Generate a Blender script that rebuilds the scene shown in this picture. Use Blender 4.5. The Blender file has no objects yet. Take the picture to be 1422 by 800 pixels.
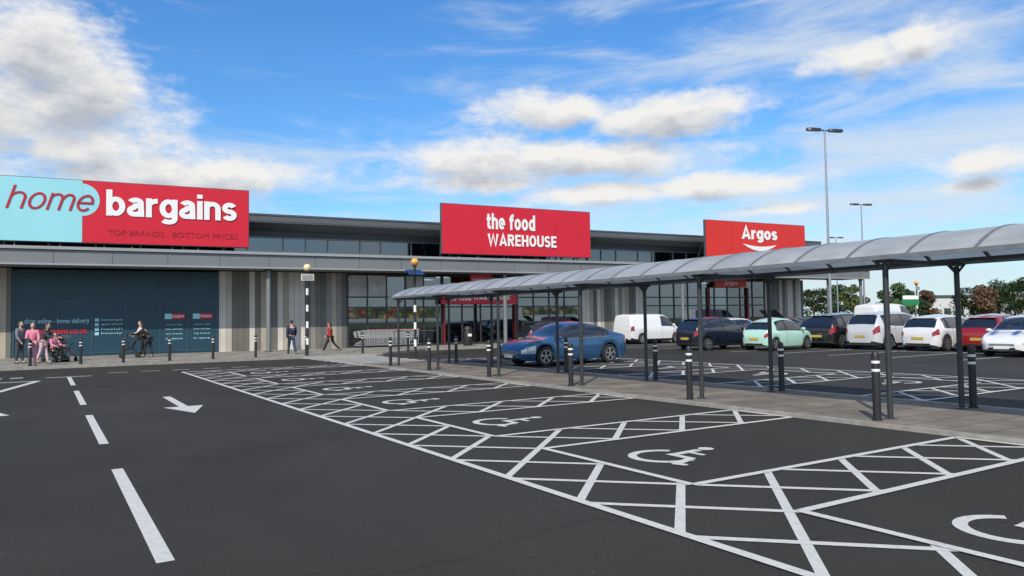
import bpy, bmesh, math, random
from mathutils import Vector, Matrix
random.seed(7)
C = bpy.context.scene.collection
R = math.radians
# ------------------------------------------------------------------ camera
F = 1040.0
CAMZ = 1.6
ROT = Matrix.Rotation(math.pi/2 + math.atan(44/F), 3, 'X') @ Matrix.Rotation(R(-0.86), 3, 'Z')
cd = bpy.data.cameras.new('camera'); cam = bpy.data.objects.new('camera', cd); C.objects.link(cam)
cam.matrix_world = Matrix.Translation((0, 0, CAMZ)) @ ROT.to_4x4()
cd.sensor_width = 36; cd.lens = 36*F/1422; cd.clip_end = 4000; cd.clip_start = .05
bpy.context.scene.camera = cam
def G(px, py, z=0.0):
    d = ROT @ Vector(((px-711)/F, -(py-400)/F, -1))
    k = (z-CAMZ)/d.z
    return Vector((d.x*k, d.y*k, z))
def PD(px, Y, z=0.0):
    return Vector(((px-711)/F*Y, Y, z))
# lot frame: a = across the lanes, b = along the lanes
PA = Vector((.847, .531, 0)); WB = Vector((-.531, .847, 0))
def AB(a, b, z=0.0): return PA*a + WB*b + Vector((0, 0, z))
AANG = math.atan2(.531, .847)
# ------------------------------------------------------------------ materials
def nt(m): return m.node_tree.nodes, m.node_tree.links
MATS = {}
def mat(name, col, rough=.6, metal=0, var=.12, scale=6, bump=0, bscale=60, coat=0, spec=.5, emit=None):
    if name in MATS: return MATS[name]
    m = bpy.data.materials.new(name); m.use_nodes = True
    n, l = nt(m); b = n['Principled BSDF']
    b.inputs['Roughness'].default_value = rough; b.inputs['Metallic'].default_value = metal
    b.inputs['Coat Weight'].default_value = coat; b.inputs['Specular IOR Level'].default_value = spec
    tc = n.new('ShaderNodeTexCoord')
    no = n.new('ShaderNodeTexNoise'); no.inputs['Scale'].default_value = scale; no.inputs['Detail'].default_value = 6
    l.new(tc.outputs['Object'], no.inputs['Vector'])
    mr = n.new('ShaderNodeMapRange'); mr.inputs[1].default_value = .3; mr.inputs[2].default_value = .7
    mr.inputs[3].default_value = 1-var; mr.inputs[4].default_value = 1+var
    l.new(no.outputs['Fac'], mr.inputs[0])
    vm = n.new('ShaderNodeVectorMath'); vm.operation = 'SCALE'; vm.inputs[0].default_value = col[:3]
    l.new(mr.outputs[0], vm.inputs['Scale']); l.new(vm.outputs[0], b.inputs['Base Color'])
    if bump:
        n2 = n.new('ShaderNodeTexNoise'); n2.inputs['Scale'].default_value = bscale; n2.inputs['Detail'].default_value = 4
        l.new(tc.outputs['Object'], n2.inputs['Vector'])
        bp = n.new('ShaderNodeBump'); bp.inputs['Strength'].default_value = bump; bp.inputs['Distance'].default_value = .02
        l.new(n2.outputs['Fac'], bp.inputs['Height']); l.new(bp.outputs[0], b.inputs['Normal'])
    if emit:
        b.inputs['Emission Color'].default_value = (*emit[:3], 1); b.inputs['Emission Strength'].default_value = emit[3]
    MATS[name] = m
    return m
def asphalt():
    m = bpy.data.materials.new('asphalt'); m.use_nodes = True
    n, l = nt(m); b = n['Principled BSDF']; b.inputs['Roughness'].default_value = .85; b.inputs['Specular IOR Level'].default_value = .2
    tc = n.new('ShaderNodeTexCoord').outputs['Object']
    dark, light = .018, .060
    n1 = n.new('ShaderNodeTexNoise'); n1.inputs['Scale'].default_value = 38; n1.inputs['Detail'].default_value = 6; n1.inputs['Roughness'].default_value = .75
    n2 = n.new('ShaderNodeTexNoise'); n2.inputs['Scale'].default_value = .22; n2.inputs['Detail'].default_value = 9; n2.inputs['Distortion'].default_value = .6; n2.inputs['Roughness'].default_value = .6
    l.new(tc, n1.inputs['Vector']); l.new(tc, n2.inputs['Vector'])
    ad = n.new('ShaderNodeMath'); ad.operation = 'MULTIPLY_ADD'; ad.inputs[1].default_value = .6
    l.new(n1.outputs['Fac'], ad.inputs[0])
    sc = n.new('ShaderNodeMath'); sc.operation = 'MULTIPLY'; sc.inputs[1].default_value = .4
    l.new(n2.outputs['Fac'], sc.inputs[0]); l.new(sc.outputs[0], ad.inputs[2])
    cr = n.new('ShaderNodeValToRGB'); cr.color_ramp.elements[0].position = .33; cr.color_ramp.elements[1].position = .68
    cr.color_ramp.elements[0].color = (dark*1.05, dark, dark*.84, 1); cr.color_ramp.elements[1].color = (light*1.05, light*.99, light*.83, 1)
    l.new(ad.outputs[0], cr.inputs[0])
    vo = n.new('ShaderNodeTexVoronoi'); vo.inputs['Scale'].default_value = 2.3; l.new(tc, vo.inputs['Vector'])
    lt = n.new('ShaderNodeMath'); lt.operation = 'LESS_THAN'; lt.inputs[1].default_value = .035; l.new(vo.outputs['Distance'], lt.inputs[0])
    mx = n.new('ShaderNodeMix'); mx.data_type = 'RGBA'; mx.inputs[7].default_value = (.12, .115, .10, 1)
    ml = n.new('ShaderNodeMath'); ml.operation = 'MULTIPLY'; ml.inputs[1].default_value = .5; l.new(lt.outputs[0], ml.inputs[0])
    l.new(ml.outputs[0], mx.inputs[0]); l.new(cr.outputs[0], mx.inputs[6])
    v2 = n.new('ShaderNodeTexVoronoi'); v2.feature = 'DISTANCE_TO_EDGE'; v2.inputs['Scale'].default_value = .12
    wv = n.new('ShaderNodeTexNoise'); wv.inputs['Scale'].default_value = 1.2; wv.inputs['Detail'].default_value = 6; l.new(tc, wv.inputs['Vector'])
    wa = n.new('ShaderNodeVectorMath'); wa.operation = 'MULTIPLY_ADD'; l.new(wv.outputs['Color'], wa.inputs[0]); wa.inputs[1].default_value = (.7, .7, 0); l.new(tc, wa.inputs[2])
    l.new(wa.outputs[0], v2.inputs['Vector'])
    ck = n.new('ShaderNodeMapRange'); ck.inputs[1].default_value = 0; ck.inputs[2].default_value = .0022; ck.inputs[3].default_value = .72; ck.inputs[4].default_value = 1; l.new(v2.outputs['Distance'], ck.inputs[0])
    vs = n.new('ShaderNodeVectorMath'); vs.operation = 'SCALE'; l.new(mx.outputs[2], vs.inputs[0]); l.new(ck.outputs[0], vs.inputs['Scale'])
    l.new(vs.outputs[0], b.inputs['Base Color'])
    bp = n.new('ShaderNodeBump'); bp.inputs['Strength'].default_value = .4; bp.inputs['Distance'].default_value = .01
    l.new(n1.outputs['Fac'], bp.inputs['Height']); l.new(bp.outputs[0], b.inputs['Normal'])
    return m
def paint():
    m = bpy.data.materials.new('road_paint'); m.use_nodes = True
    n, l = nt(m); b = n['Principled BSDF']; b.inputs['Roughness'].default_value = .6
    tc = n.new('ShaderNodeTexCoord').outputs['Object']
    n1 = n.new('ShaderNodeTexNoise'); n1.inputs['Scale'].default_value = 14; n1.inputs['Detail'].default_value = 10; n1.inputs['Roughness'].default_value = .75
    l.new(tc, n1.inputs['Vector'])
    cr = n.new('ShaderNodeValToRGB'); e = cr.color_ramp.elements
    e[0].position = .28; e[0].color = (.16, .155, .14, 1); e[1].position = .39; e[1].color = (.54, .53, .485, 1)
    q = e.new(.75); q.color = (.72, .70, .64, 1)
    l.new(n1.outputs['Fac'], cr.inputs[0]); l.new(cr.outputs[0], b.inputs['Base Color'])
    return m
def slabs(name, c1, c2, sx, sy, rot=0):
    m = bpy.data.materials.new(name); m.use_nodes = True
    n, l = nt(m); b = n['Principled BSDF']; b.inputs['Roughness'].default_value = .85
    tc = n.new('ShaderNodeTexCoord'); mp = n.new('ShaderNodeMapping'); mp.inputs['Rotation'].default_value = (0, 0, rot)
    l.new(tc.outputs['Object'], mp.inputs[0])
    br = n.new('ShaderNodeTexBrick'); br.inputs['Scale'].default_value = 1; br.inputs['Brick Width'].default_value = sx
    br.inputs['Row Height'].default_value = sy; br.inputs['Mortar Size'].default_value = .012
    br.inputs['Color1'].default_value = (*c1, 1); br.inputs['Color2'].default_value = (*c2, 1)
    br.inputs['Mortar'].default_value = (c1[0]*.45, c1[1]*.45, c1[2]*.45, 1)
    l.new(mp.outputs[0], br.inputs[0])
    no = n.new('ShaderNodeTexNoise'); no.inputs['Scale'].default_value = 1.2; no.inputs['Detail'].default_value = 9
    l.new(tc.outputs['Object'], no.inputs['Vector'])
    mr = n.new('ShaderNodeMapRange'); mr.inputs[1].default_value = .3; mr.inputs[2].default_value = .7; mr.inputs[3].default_value = .65; mr.inputs[4].default_value = 1.2
    l.new(no.outputs['Fac'], mr.inputs[0])
    vm = n.new('ShaderNodeVectorMath'); vm.operation = 'SCALE'
    l.new(br.outputs[0], vm.inputs[0]); l.new(mr.outputs[0], vm.inputs['Scale']); l.new(vm.outputs[0], b.inputs['Base Color'])
    return m
def stripes(name, cols, w, rough=.55):
    m = bpy.data.materials.new(name); m.use_nodes = True
    n, l = nt(m); b = n['Principled BSDF']; b.inputs['Roughness'].default_value = rough
    tc = n.new('ShaderNodeTexCoord'); sx = n.new('ShaderNodeSeparateXYZ'); l.new(tc.outputs['Object'], sx.inputs[0])
    dv = n.new('ShaderNodeMath'); dv.operation = 'DIVIDE'; dv.inputs[1].default_value = w; l.new(sx.outputs[0], dv.inputs[0])
    fl = n.new('ShaderNodeMath'); fl.operation = 'FLOOR'; l.new(dv.outputs[0], fl.inputs[0])
    wn = n.new('ShaderNodeTexWhiteNoise'); wn.noise_dimensions = '1D'; l.new(fl.outputs[0], wn.inputs['W'])
    cr = n.new('ShaderNodeValToRGB'); cr.color_ramp.interpolation = 'CONSTANT'
    e = cr.color_ramp.elements
    while len(e) > 1: e.remove(e[-1])
    e[0].position = 0; e[0].color = (*cols[0], 1)
    for i, c in enumerate(cols[1:], 1):
        q = e.new(i/len(cols)); q.color = (*c, 1)
    l.new(wn.outputs['Value'], cr.inputs[0])
    fr = n.new('ShaderNodeMath'); fr.operation = 'FRACT'; l.new(dv.outputs[0], fr.inputs[0])
    gt = n.new('ShaderNodeMath'); gt.operation = 'GREATER_THAN'; gt.inputs[1].default_value = .07; l.new(fr.outputs[0], gt.inputs[0])
    mr = n.new('ShaderNodeMapRange'); mr.inputs[3].default_value = .4; mr.inputs[4].default_value = 1; l.new(gt.outputs[0], mr.inputs[0])
    no = n.new('ShaderNodeTexNoise'); no.inputs['Scale'].default_value = .8; no.inputs['Detail'].default_value = 8; l.new(tc.outputs['Object'], no.inputs['Vector'])
    m2 = n.new('ShaderNodeMapRange'); m2.inputs[1].default_value = .3; m2.inputs[2].default_value = .7; m2.inputs[3].default_value = .85; m2.inputs[4].default_value = 1.12; l.new(no.outputs['Fac'], m2.inputs[0])
    mm = n.new('ShaderNodeMath'); mm.operation = 'MULTIPLY'; l.new(mr.outputs[0], mm.inputs[0]); l.new(m2.outputs[0], mm.inputs[1])
    vm = n.new('ShaderNodeVectorMath'); vm.operation = 'SCALE'; l.new(cr.outputs[0], vm.inputs[0]); l.new(mm.outputs[0], vm.inputs['Scale'])
    l.new(vm.outputs[0], b.inputs['Base Color'])
    return m
def glassm(name, tint=(.5, .55, .6), refl=1.45, base=.25):
    m = bpy.data.materials.new(name); m.use_nodes = True
    n, l = nt(m); n.remove(n['Principled BSDF']); out = n['Material Output']
    gl = n.new('ShaderNodeBsdfGlossy'); gl.inputs['Roughness'].default_value = .02; gl.inputs['Color'].default_value = (.9, .95, 1, 1)
    tr = n.new('ShaderNodeBsdfTransparent'); tr.inputs['Color'].default_value = (*tint, 1)
    fr = n.new('ShaderNodeFresnel'); fr.inputs['IOR'].default_value = refl
    ad = n.new('ShaderNodeMath'); ad.operation = 'ADD'; ad.use_clamp = True; ad.inputs[1].default_value = base; l.new(fr.outputs[0], ad.inputs[0])
    mx = n.new('ShaderNodeMixShader'); l.new(ad.outputs[0], mx.inputs[0]); l.new(tr.outputs[0], mx.inputs[1]); l.new(gl.outputs[0], mx.inputs[2])
    l.new(mx.outputs[0], out.inputs[0])
    return m
M_ASPH = asphalt(); M_PAINT = paint()
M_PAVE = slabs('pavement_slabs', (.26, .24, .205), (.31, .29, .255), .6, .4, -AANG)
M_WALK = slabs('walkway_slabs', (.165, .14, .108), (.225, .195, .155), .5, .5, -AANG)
M_KERB = mat('kerb_concrete', (.28, .265, .235), .8, var=.2, bump=.2)
M_CLAD = stripes('striped_cladding', [(.15, .14, .125), (.46, .43, .38), (.23, .22, .205), (.58, .55, .50), (.12, .12, .12), (.38, .34, .28)], .3)
M_GLASS = glassm('shop_glass', (.50, .55, .58), 1.45, .14)
M_CLER = glassm('clerestory_glass', (.12, .14, .17), 1.5, .16)
def polycarb():
    m = bpy.data.materials.new('polycarbonate'); m.use_nodes = True
    n, l = nt(m); b = n['Principled BSDF']; out = n['Material Output']
    tc = n.new('ShaderNodeTexCoord'); no = n.new('ShaderNodeTexNoise'); no.inputs['Scale'].default_value = 1.1; no.inputs['Detail'].default_value = 9
    l.new(tc.outputs['Object'], no.inputs['Vector'])
    cr = n.new('ShaderNodeValToRGB'); cr.color_ramp.elements[0].position = .3; cr.color_ramp.elements[0].color = (.44, .45, .44, 1)
    cr.color_ramp.elements[1].position = .7; cr.color_ramp.elements[1].color = (.66, .66, .64, 1)
    l.new(no.outputs['Fac'], cr.inputs[0]); l.new(cr.outputs[0], b.inputs['Base Color']); b.inputs['Roughness'].default_value = .28
    tl = n.new('ShaderNodeBsdfTranslucent'); tl.inputs['Color'].default_value = (.5, .54, .58, 1)
    mx = n.new('ShaderNodeMixShader'); mx.inputs[0].default_value = .30
    l.new(b.outputs[0], mx.inputs[1]); l.new(tl.outputs[0], mx.inputs[2])
    tp = n.new('ShaderNodeBsdfTransparent'); tp.inputs['Color'].default_value = (.8, .85, .9, 1)
    m2 = n.new('ShaderNodeMixShader'); m2.inputs[0].default_value = .12
    l.new(mx.outputs[0], m2.inputs[1]); l.new(tp.outputs[0], m2.inputs[2]); l.new(m2.outputs[0], out.inputs[0])
    return m
M_POLY = polycarb()
M_DARK = mat('dark_steel', (.045, .05, .055), .45, .3, var=.15)
M_BLACK = mat('black_plastic', (.018, .018, .02), .5)
M_WHITE = mat('white_plastic', (.75, .75, .73), .5, var=.05)
M_GREYF = mat('grey_fascia', (.20, .21, .22), .4, .2, var=.06, scale=.6)
M_LIGHTF = mat('light_capping', (.36, .37, .38), .35, .3, var=.06, scale=.6)
M_DGREY = mat('dark_grey_panel', (.075, .08, .088), .5, var=.08, scale=.8)
M_SOFF = mat('soffit_grey', (.22, .22, .22), .6, var=.06)
M_RED = mat('sign_red', (.60, .012, .032), .35, var=.04, scale=.5)
M_RED2 = mat('sign_orange_red', (.64, .026, .018), .35, var=.04, scale=.5)
M_DRED = mat('portal_red', (.16, .012, .018), .4, var=.05)
M_BLUEL = mat('sign_light_blue', (.30, .66, .74), .35, var=.03, scale=.5)
M_TWHITE = mat('letter_white', (.82, .82, .82), .4, var=.02)
M_TDRED = mat('letter_dark_red', (.33, .008, .02), .5, var=.02)
M_NAVY = mat('hoarding_blue', (.014, .052, .085), .4, var=.1, scale=.7)
M_CHROME = mat('galvanised', (.45, .46, .47), .35, .8, var=.1)
M_WIRE = mat('trolley_wire', (.55, .56, .57), .35, .4, var=.1)
M_TYRE = mat('tyre_rubber', (.015, .015, .015), .8)
M_RIM = mat('alloy', (.42, .43, .45), .3, .8)
M_CGLASS = mat('car_glass', (.012, .016, .02), .04, 0, var=.05, coat=1, spec=.8)
M_HLIGHT = mat('headlight_lens', (.55, .58, .6), .08, .3, var=.2, scale=20, coat=1)
M_TLIGHT = mat('tail_lens', (.26, .008, .008), .12, 0, coat=1)
M_PLY = mat('plate_yellow', (.50, .36, .06), .5, var=.05)
M_SKIN = mat('skin', (.55, .33, .24), .6, var=.05)
M_RIB = mat('rib_grey', (.22, .23, .24), .4, .4)
# ------------------------------------------------------------------ mesh builder
class MB:
    def __init__(s): s.v = []; s.f = []; s.m = []
    def add(s, vs, fs, m=0):
        o = len(s.v); s.v += [tuple(v) for v in vs]; s.f += [tuple(i+o for i in f) for f in fs]; s.m += [m]*len(fs)
        return s
    def box(s, x0, x1, y0, y1, z0, z1, m=0):
        s.add([(x0, y0, z0), (x1, y0, z0), (x1, y1, z0), (x0, y1, z0), (x0, y0, z1), (x1, y0, z1), (x1, y1, z1), (x0, y1, z1)],
              [(0, 3, 2, 1), (4, 5, 6, 7), (0, 1, 5, 4), (1, 2, 6, 5), (2, 3, 7, 6), (3, 0, 4, 7)], m)
        return s
    def cyl(s, p0, p1, r0, r1=None, n=12, m=0):
        r1 = r0 if r1 is None else r1
        p0 = Vector(p0); p1 = Vector(p1); d = (p1-p0).normalized()
        u = d.cross(Vector((0, 0, 1))) if abs(d.z) < .95 else d.cross(Vector((1, 0, 0)))
        u.normalize(); w = d.cross(u)
        vs = []
        for p, r in ((p0, r0), (p1, r1)):
            for i in range(n):
                a = 2*math.pi*i/n; vs.append(p+(u*math.cos(a)+w*math.sin(a))*r)
        fs = [(i, (i+1) % n, n+(i+1) % n, n+i) for i in range(n)] + [tuple(range(n-1, -1, -1)), tuple(range(n, 2*n))]
        s.add(vs, fs, m); return s
    def beam(s, p0, p1, w, h, m=0):
        p0 = Vector(p0); p1 = Vector(p1); d = (p1-p0).normalized()
        u = d.cross(Vector((0, 0, 1))) if abs(d.z) < .99 else Vector((1, 0, 0)); u.normalize(); q = u.cross(d)
        vs = [p+u*(a*w/2)+q*(b*h/2) for p in (p0, p1) for a, b in ((-1, -1), (1, -1), (1, 1), (-1, 1))]
        s.add(vs, [(0, 1, 2, 3), (7, 6, 5, 4), (0, 4, 5, 1), (1, 5, 6, 2), (2, 6, 7, 3), (3, 7, 4, 0)], m); return s
    def lathe(s, prof, c=(0, 0, 0), n=16, m=0, axis='z'):
        vs = []
        for r, z in prof:
            for i in range(n):
                a = 2*math.pi*i/n
                if axis == 'z': vs.append((c[0]+r*math.cos(a), c[1]+r*math.sin(a), c[2]+z))
                else: vs.append((c[0]+r*math.cos(a), c[1]+z, c[2]+r*math.sin(a)))
        k = len(prof); fs = []
        for j in range(k-1):
            for i in range(n): fs.append((j*n+i, j*n+(i+1) % n, (j+1)*n+(i+1) % n, (j+1)*n+i))
        s.add(vs, fs, m); return s
    def ell(s, c, r, n=12, k=8, m=0, rot=None):
        vs = []; fs = []
        for j in range(k+1):
            t = math.pi*j/k
            for i in range(n):
                a = 2*math.pi*i/n
                v = Vector((r[0]*math.sin(t)*math.cos(a), r[1]*math.sin(t)*math.sin(a), r[2]*math.cos(t)))
                if rot: v = rot @ v
                vs.append(Vector(c)+v)
        for j in range(k):
            for i in range(n): fs.append((j*n+i, (j+1)*n+i, (j+1)*n+(i+1) % n, j*n+(i+1) % n))
        s.add(vs, fs, m); return s
    def poly(s, pts, z, m=0):
        s.add([(p[0], p[1], z) for p in pts], [tuple(range(len(pts)))], m); return s
    def prism(s, pts, z0, z1, m=0):
        n = len(pts)
        s.add([(p[0], p[1], z0) for p in pts]+[(p[0], p[1], z1) for p in pts],
              [tuple(range(n-1, -1, -1)), tuple(range(n, 2*n))]+[(i, (i+1) % n, n+(i+1) % n, n+i) for i in range(n)], m); return s
    def obj(s, name, mats, parent=None, smooth=False, ang=35):
        me = bpy.data.meshes.new(name); me.from_pydata(s.v, [], s.f)
        if not isinstance(mats, (list, tuple)): mats = [mats]
        for x in mats: me.materials.append(x)
        me.polygons.foreach_set('material_index', s.m)
        me.update()
        if smooth:
            me.polygons.foreach_set('use_smooth', [True]*len(me.polygons))
            try: me.set_sharp_from_angle(angle=R(ang))
            except Exception: pass
        o = bpy.data.objects.new(name, me); C.objects.link(o)
        if parent: o.parent = parent
        return o
def tag(o, label=None, cat=None, group=None, kind=None):
    if label: o['label'] = label
    if cat: o['category'] = cat
    if group: o['group'] = group
    if kind: o['kind'] = kind
    return o
def thing(name, label, cat, loc=(0, 0, 0), rz=0, group=None):
    o = bpy.data.objects.new(name, None); C.objects.link(o); o.location = loc; o.rotation_euler = (0, 0, rz)
    return tag(o, label, cat, group)
def dup(root, loc, rz, label):
    r = root.copy(); C.objects.link(r); r.location = loc; r.rotation_euler = (0, 0, rz); r['label'] = label
    for ch in list(root.children):
        c = ch.copy(); C.objects.link(c); c.parent = r
        for g in list(ch.children):
            d = g.copy(); C.objects.link(d); d.parent = c
    return r
def struct(o, label=None):
    o['kind'] = 'structure'
    return o
# ------------------------------------------------------------------ text
def textmesh(name, s, box, y, m, parent, bold=0, shear=0, spacing=1.0):
    cu = bpy.data.curves.new('t', 'FONT'); cu.body = s; cu.offset = bold; cu.shear = shear; cu.extrude = 0; cu.size = 1; cu.resolution_u = 4
    cu.space_character = spacing
    ob = bpy.data.objects.new('t', cu); C.objects.link(ob)
    dg = bpy.context.evaluated_depsgraph_get(); dg.update()
    me = bpy.data.meshes.new_from_object(ob.evaluated_get(dg))
    bpy.data.objects.remove(ob)
    xs = [v.co.x for v in me.vertices]; ys = [v.co.y for v in me.vertices]
    ax, bx, ay, by = min(xs), max(xs), min(ys), max(ys)
    x0, x1, z0, z1 = box
    for v in me.vertices:
        v.co = (x0+(v.co.x-ax)/(bx-ax)*(x1-x0), y, z0+(v.co.y-ay)/(by-ay)*(z1-z0))
    me.materials.clear(); me.materials.append(m)
    me.name = name
    o = bpy.data.objects.new(name, me); C.objects.link(o); o.parent = parent
    return o
def arcp(cx, cy, rx, ry, a0, a1, n=14):
    return [(cx+rx*math.cos(R(a0+(a1-a0)*i/n)), cy+ry*math.sin(R(a0+(a1-a0)*i/n))) for i in range(n+1)]
def glyph(ch, w):
    h = w/2; X = .74; cy = X/2; ry = X/2-h
    el = lambda cx, rx: arcp(cx, cy, rx, ry, 0, 360, 28)
    def S_(H, wd):
        r = (H/2-h)/2
        return [arcp(wd/2, H/2+r, wd/2-h, r, 22, 270, 18)+arcp(wd/2, H/2-r, wd/2-h, r, 90, -158, 18)[1:]]
    g = {
     'o': (.58, [el(.29, .29-h)]), 'b': (.58, [[(h, 0), (h, 1)], el(.29, .29-h)]), 'd': (.58, [[(.58-h, 0), (.58-h, 1)], el(.29, .29-h)]),
     'g': (.58, [el(.29, .29-h), [(.58-h, X), (.58-h, 0)]+arcp(.29, -.03, .29-h, .22-h, 0, -150)]),
     'a': (.54, [arcp(.27, X-.2, .25-h, .2-h, 165, 0)+[(.54-h, 0)], [(.54-h, .44), (.27, .43)]+arcp(.22, .22, .22-h, .22-h, 95, 270)+[(.3, h), (.54-h, .17)]]),
     'r': (.38, [[(h, 0), (h, X)], arcp(.38, X-.3, .38-h, .3-h, 180, 92)]),
     'n': (.56, [[(h, 0), (h, X)], arcp(.28, X-.28, .28-h, .28-h, 180, 0)+[(.56-h, 0)]]),
     'h': (.56, [[(h, 0), (h, 1)], arcp(.28, X-.28, .28-h, .28-h, 180, 0)+[(.56-h, 0)]]),
     'm': (.88, [[(h, 0), (h, X)], arcp(.23+h*.25, X-.25, .23-h*.75, .25-h, 180, 0)+[(.46-h*.5, 0)], arcp(.65, X-.25, .23-h, .25-h, 180, 0)+[(.88-h, 0)]]),
     'i': (w, [[(h, 0), (h, X)], [(h, .84), (h, 1.0)]]),
     's': (.5, S_(X, .5)), 'S': (.6, S_(1, .6)),
     'e': (.58, [[(h, cy), (.58-h, cy)]+arcp(.29, cy, .29-h, ry, 12, 318, 24)]),
     't': (.38, [[(.16, .95), (.16, .2)]+arcp(.30, .2, .14, .2-h, 190, 270)+[(.37, h)], [(0, X-h), (.37, X-h)]]),
     'f': (.38, [[(.16, 0), (.16, .76)]+arcp(.31, .76, .15, .24-h, 180, 90)+[(.39, 1-h)], [(0, X-h), (.37, X-h)]]),
     'W': (1.0, [[(h*.8, 1), (.28, .02), (.5, .93), (.72, .02), (1-h*.8, 1)]]),
     'A': (.72, [[(h*.8, 0), (.36, .97), (.72-h*.8, 0)], [(.16, .27), (.56, .27)]]),
     'R': (.64, [[(h, 0), (h, 1)], [(h, 1-h), (.36, 1-h)]+arcp(.36, .715, .26-h, .285-h, 85, -85)+[(h, .43+h)], [(.32, .46), (.64-h, 0)]]),
     'E': (.54, [[(h, 0), (h, 1)], [(h, 1-h), (.54, 1-h)], [(h, .5), (.5, .5)], [(h, h), (.54, h)]]),
     'H': (.66, [[(h, 0), (h, 1)], [(.66-h, 0), (.66-h, 1)], [(h, .5), (.66-h, .5)]]),
     'O': (.7, [arcp(.35, .5, .35-h, .5-h, 0, 360, 30)]),
     'U': (.66, [[(h, 1), (h, .3)]+arcp(.33, .3, .33-h, .3-h, 180, 360)+[(.66-h, 1)]]),
    }
    return g.get(ch, (.3, []))
def ribbon(pts, w):
    n = len(pts); closed = (abs(pts[0][0]-pts[-1][0])+abs(pts[0][1]-pts[-1][1])) < 1e-6
    if closed: pts = pts[:-1]; n -= 1
    P = [Vector(p) for p in pts]; out = []
    for i in range(n):
        a = P[(i-1) % n] if (closed or i > 0) else None; b = P[(i+1) % n] if (closed or i < n-1) else None
        d1 = (P[i]-a).normalized() if a is not None else None; d2 = (b-P[i]).normalized() if b is not None else None
        if d1 is None: d1 = d2
        if d2 is None: d2 = d1
        n1 = Vector((-d1.y, d1.x)); n2 = Vector((-d2.y, d2.x)); m = n1+n2
        if m.length < .2: m = n1
        m.normalize(); k = min(1/max(.3, m.dot(n1)), 1.9)
        out.append((P[i]+m*w/2*k, P[i]-m*w/2*k))
    vs = [q for pr in out for q in pr]
    fs = [(2*i, 2*i+1, 2*((i+1) % n)+1, 2*((i+1) % n)) for i in range(n if closed else n-1)]
    return vs, fs
def word(text, box, y, m, parent, w=.19, gap=.075, shear=0):
    cur = 0; items = []
    for ch in text:
        adv, st = glyph(ch, w)
        items.append([([(v.x+cur+shear*v.y, v.y) for v in vs], fs) for vs, fs in [ribbon(s, w) for s in st]])
        cur += adv+gap
    xs = [v[0] for it in items for vs, _ in it for v in vs]; ys = [v[1] for it in items for vs, _ in it for v in vs]
    ax, bx, ay, by = min(xs), max(xs), min(ys), max(ys); x0, x1, z0, z1 = box; k = 0
    for it in items:
        if not it: continue
        mb = MB()
        for vs, fs in it:
            k += 1
            mb.add([(x0+(v[0]-ax)/(bx-ax)*(x1-x0), y-.0015*k, z0+(v[1]-ay)/(by-ay)*(z1-z0)) for v in vs], fs)
        mb.obj('letter', m, parent)
# ------------------------------------------------------------------ ground
M_GRASS = mat('grass_ground', (.06, .09, .03), .9, var=.3, scale=.05)
g = MB().poly([(-1500, -1500), (1500, -1500), (1500, 1500), (-1500, 1500)], -.03).obj('ground', M_GRASS); struct(g)
g = MB().poly([(-90, -40), (150, -40), (150, 95), (-90, 95)], 0).obj('car_park_asphalt', M_ASPH); struct(g)
def abpoly(mb, pts, z): mb.poly([AB(a, b) for a, b in pts], z)
def line(mb, a0, b0, a1, b1, w, z=.004):
    p = Vector((a0, b0)); q = Vector((a1, b1)); d = (q-p).normalized(); n_ = Vector((-d.y, d.x))*w/2
    abpoly(mb, [p-n_, q-n_, q+n_, p+n_], z)
def clipseg(p, q, r):
    x0, x1, y0, y1 = r; t0, t1 = 0, 1; dx = q[0]-p[0]; dy = q[1]-p[1]
    for pp, qq in ((-dx, p[0]-x0), (dx, x1-p[0]), (-dy, p[1]-y0), (dy, y1-p[1])):
        if abs(pp) < 1e-9:
            if qq < 0: return None
        else:
            t = qq/pp
            if pp < 0: t0 = max(t0, t)
            else: t1 = min(t1, t)
    if t1-t0 < 1e-3: return None
    return (p[0]+dx*t0, p[1]+dy*t0, p[0]+dx*t1, p[1]+dy*t1)
def lattice(mb, rect, z):
    for k in range(-60, 60):
        c = .1+1.22*k
        s = clipseg((-100, c-100), (100, c+100), rect)
        if s: line(mb, *s, .082, z)
        c = 8.0+1.24*k
        s = clipseg((-100, c+100), (100, c-100), rect)
        if s: line(mb, *s, .082, z+.002)
hts = [(4.0+3.7*k, 5.2+3.7*k) for k in range(-2, 7)]
def bayset(name, outer, inner, far):
    mb = MB()
    line(mb, outer, -4, outer, 27.4, .095, .012)
    lo, hi = min(outer, inner), max(outer, inner)
    lattice(mb, (lo, hi, -4, 27.4), .004)
    l2, h2 = min(inner, far), max(inner, far)
    for i, (b0, b1) in enumerate(hts):
        lattice(mb, (l2, h2, b0, b1), .004)
        line(mb, inner, b0, far, b0, .09, .010); line(mb, inner, b1, far, b1, .09, .010)
        line(mb, far, b0, far, b1, .09, .012)
        if i+1 < len(hts): line(mb, inner, b1, inner, hts[i+1][0], .09, .012)
    line(mb, outer, 27.4, inner, 27.4, .09, .010)
    o = mb.obj(name, M_PAINT); struct(o)
bayset('hatched_bay_markings', 4.0, 5.25, 9.95)
bayset('hatched_bay_markings', 19.4, 18.15, 13.45)
mb = MB()
for k in range(0, 14):
    line(mb, 26.3, 1+2.5*k, 31.0, 1+2.5*k, .1); line(mb, 31.2, 1+2.5*k, 35.9, 1+2.5*k, .1)
line(mb, 31.1, 1, 31.1, 33.5, .1, .008)
struct(mb.obj('bay_lines', M_PAINT))
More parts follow.
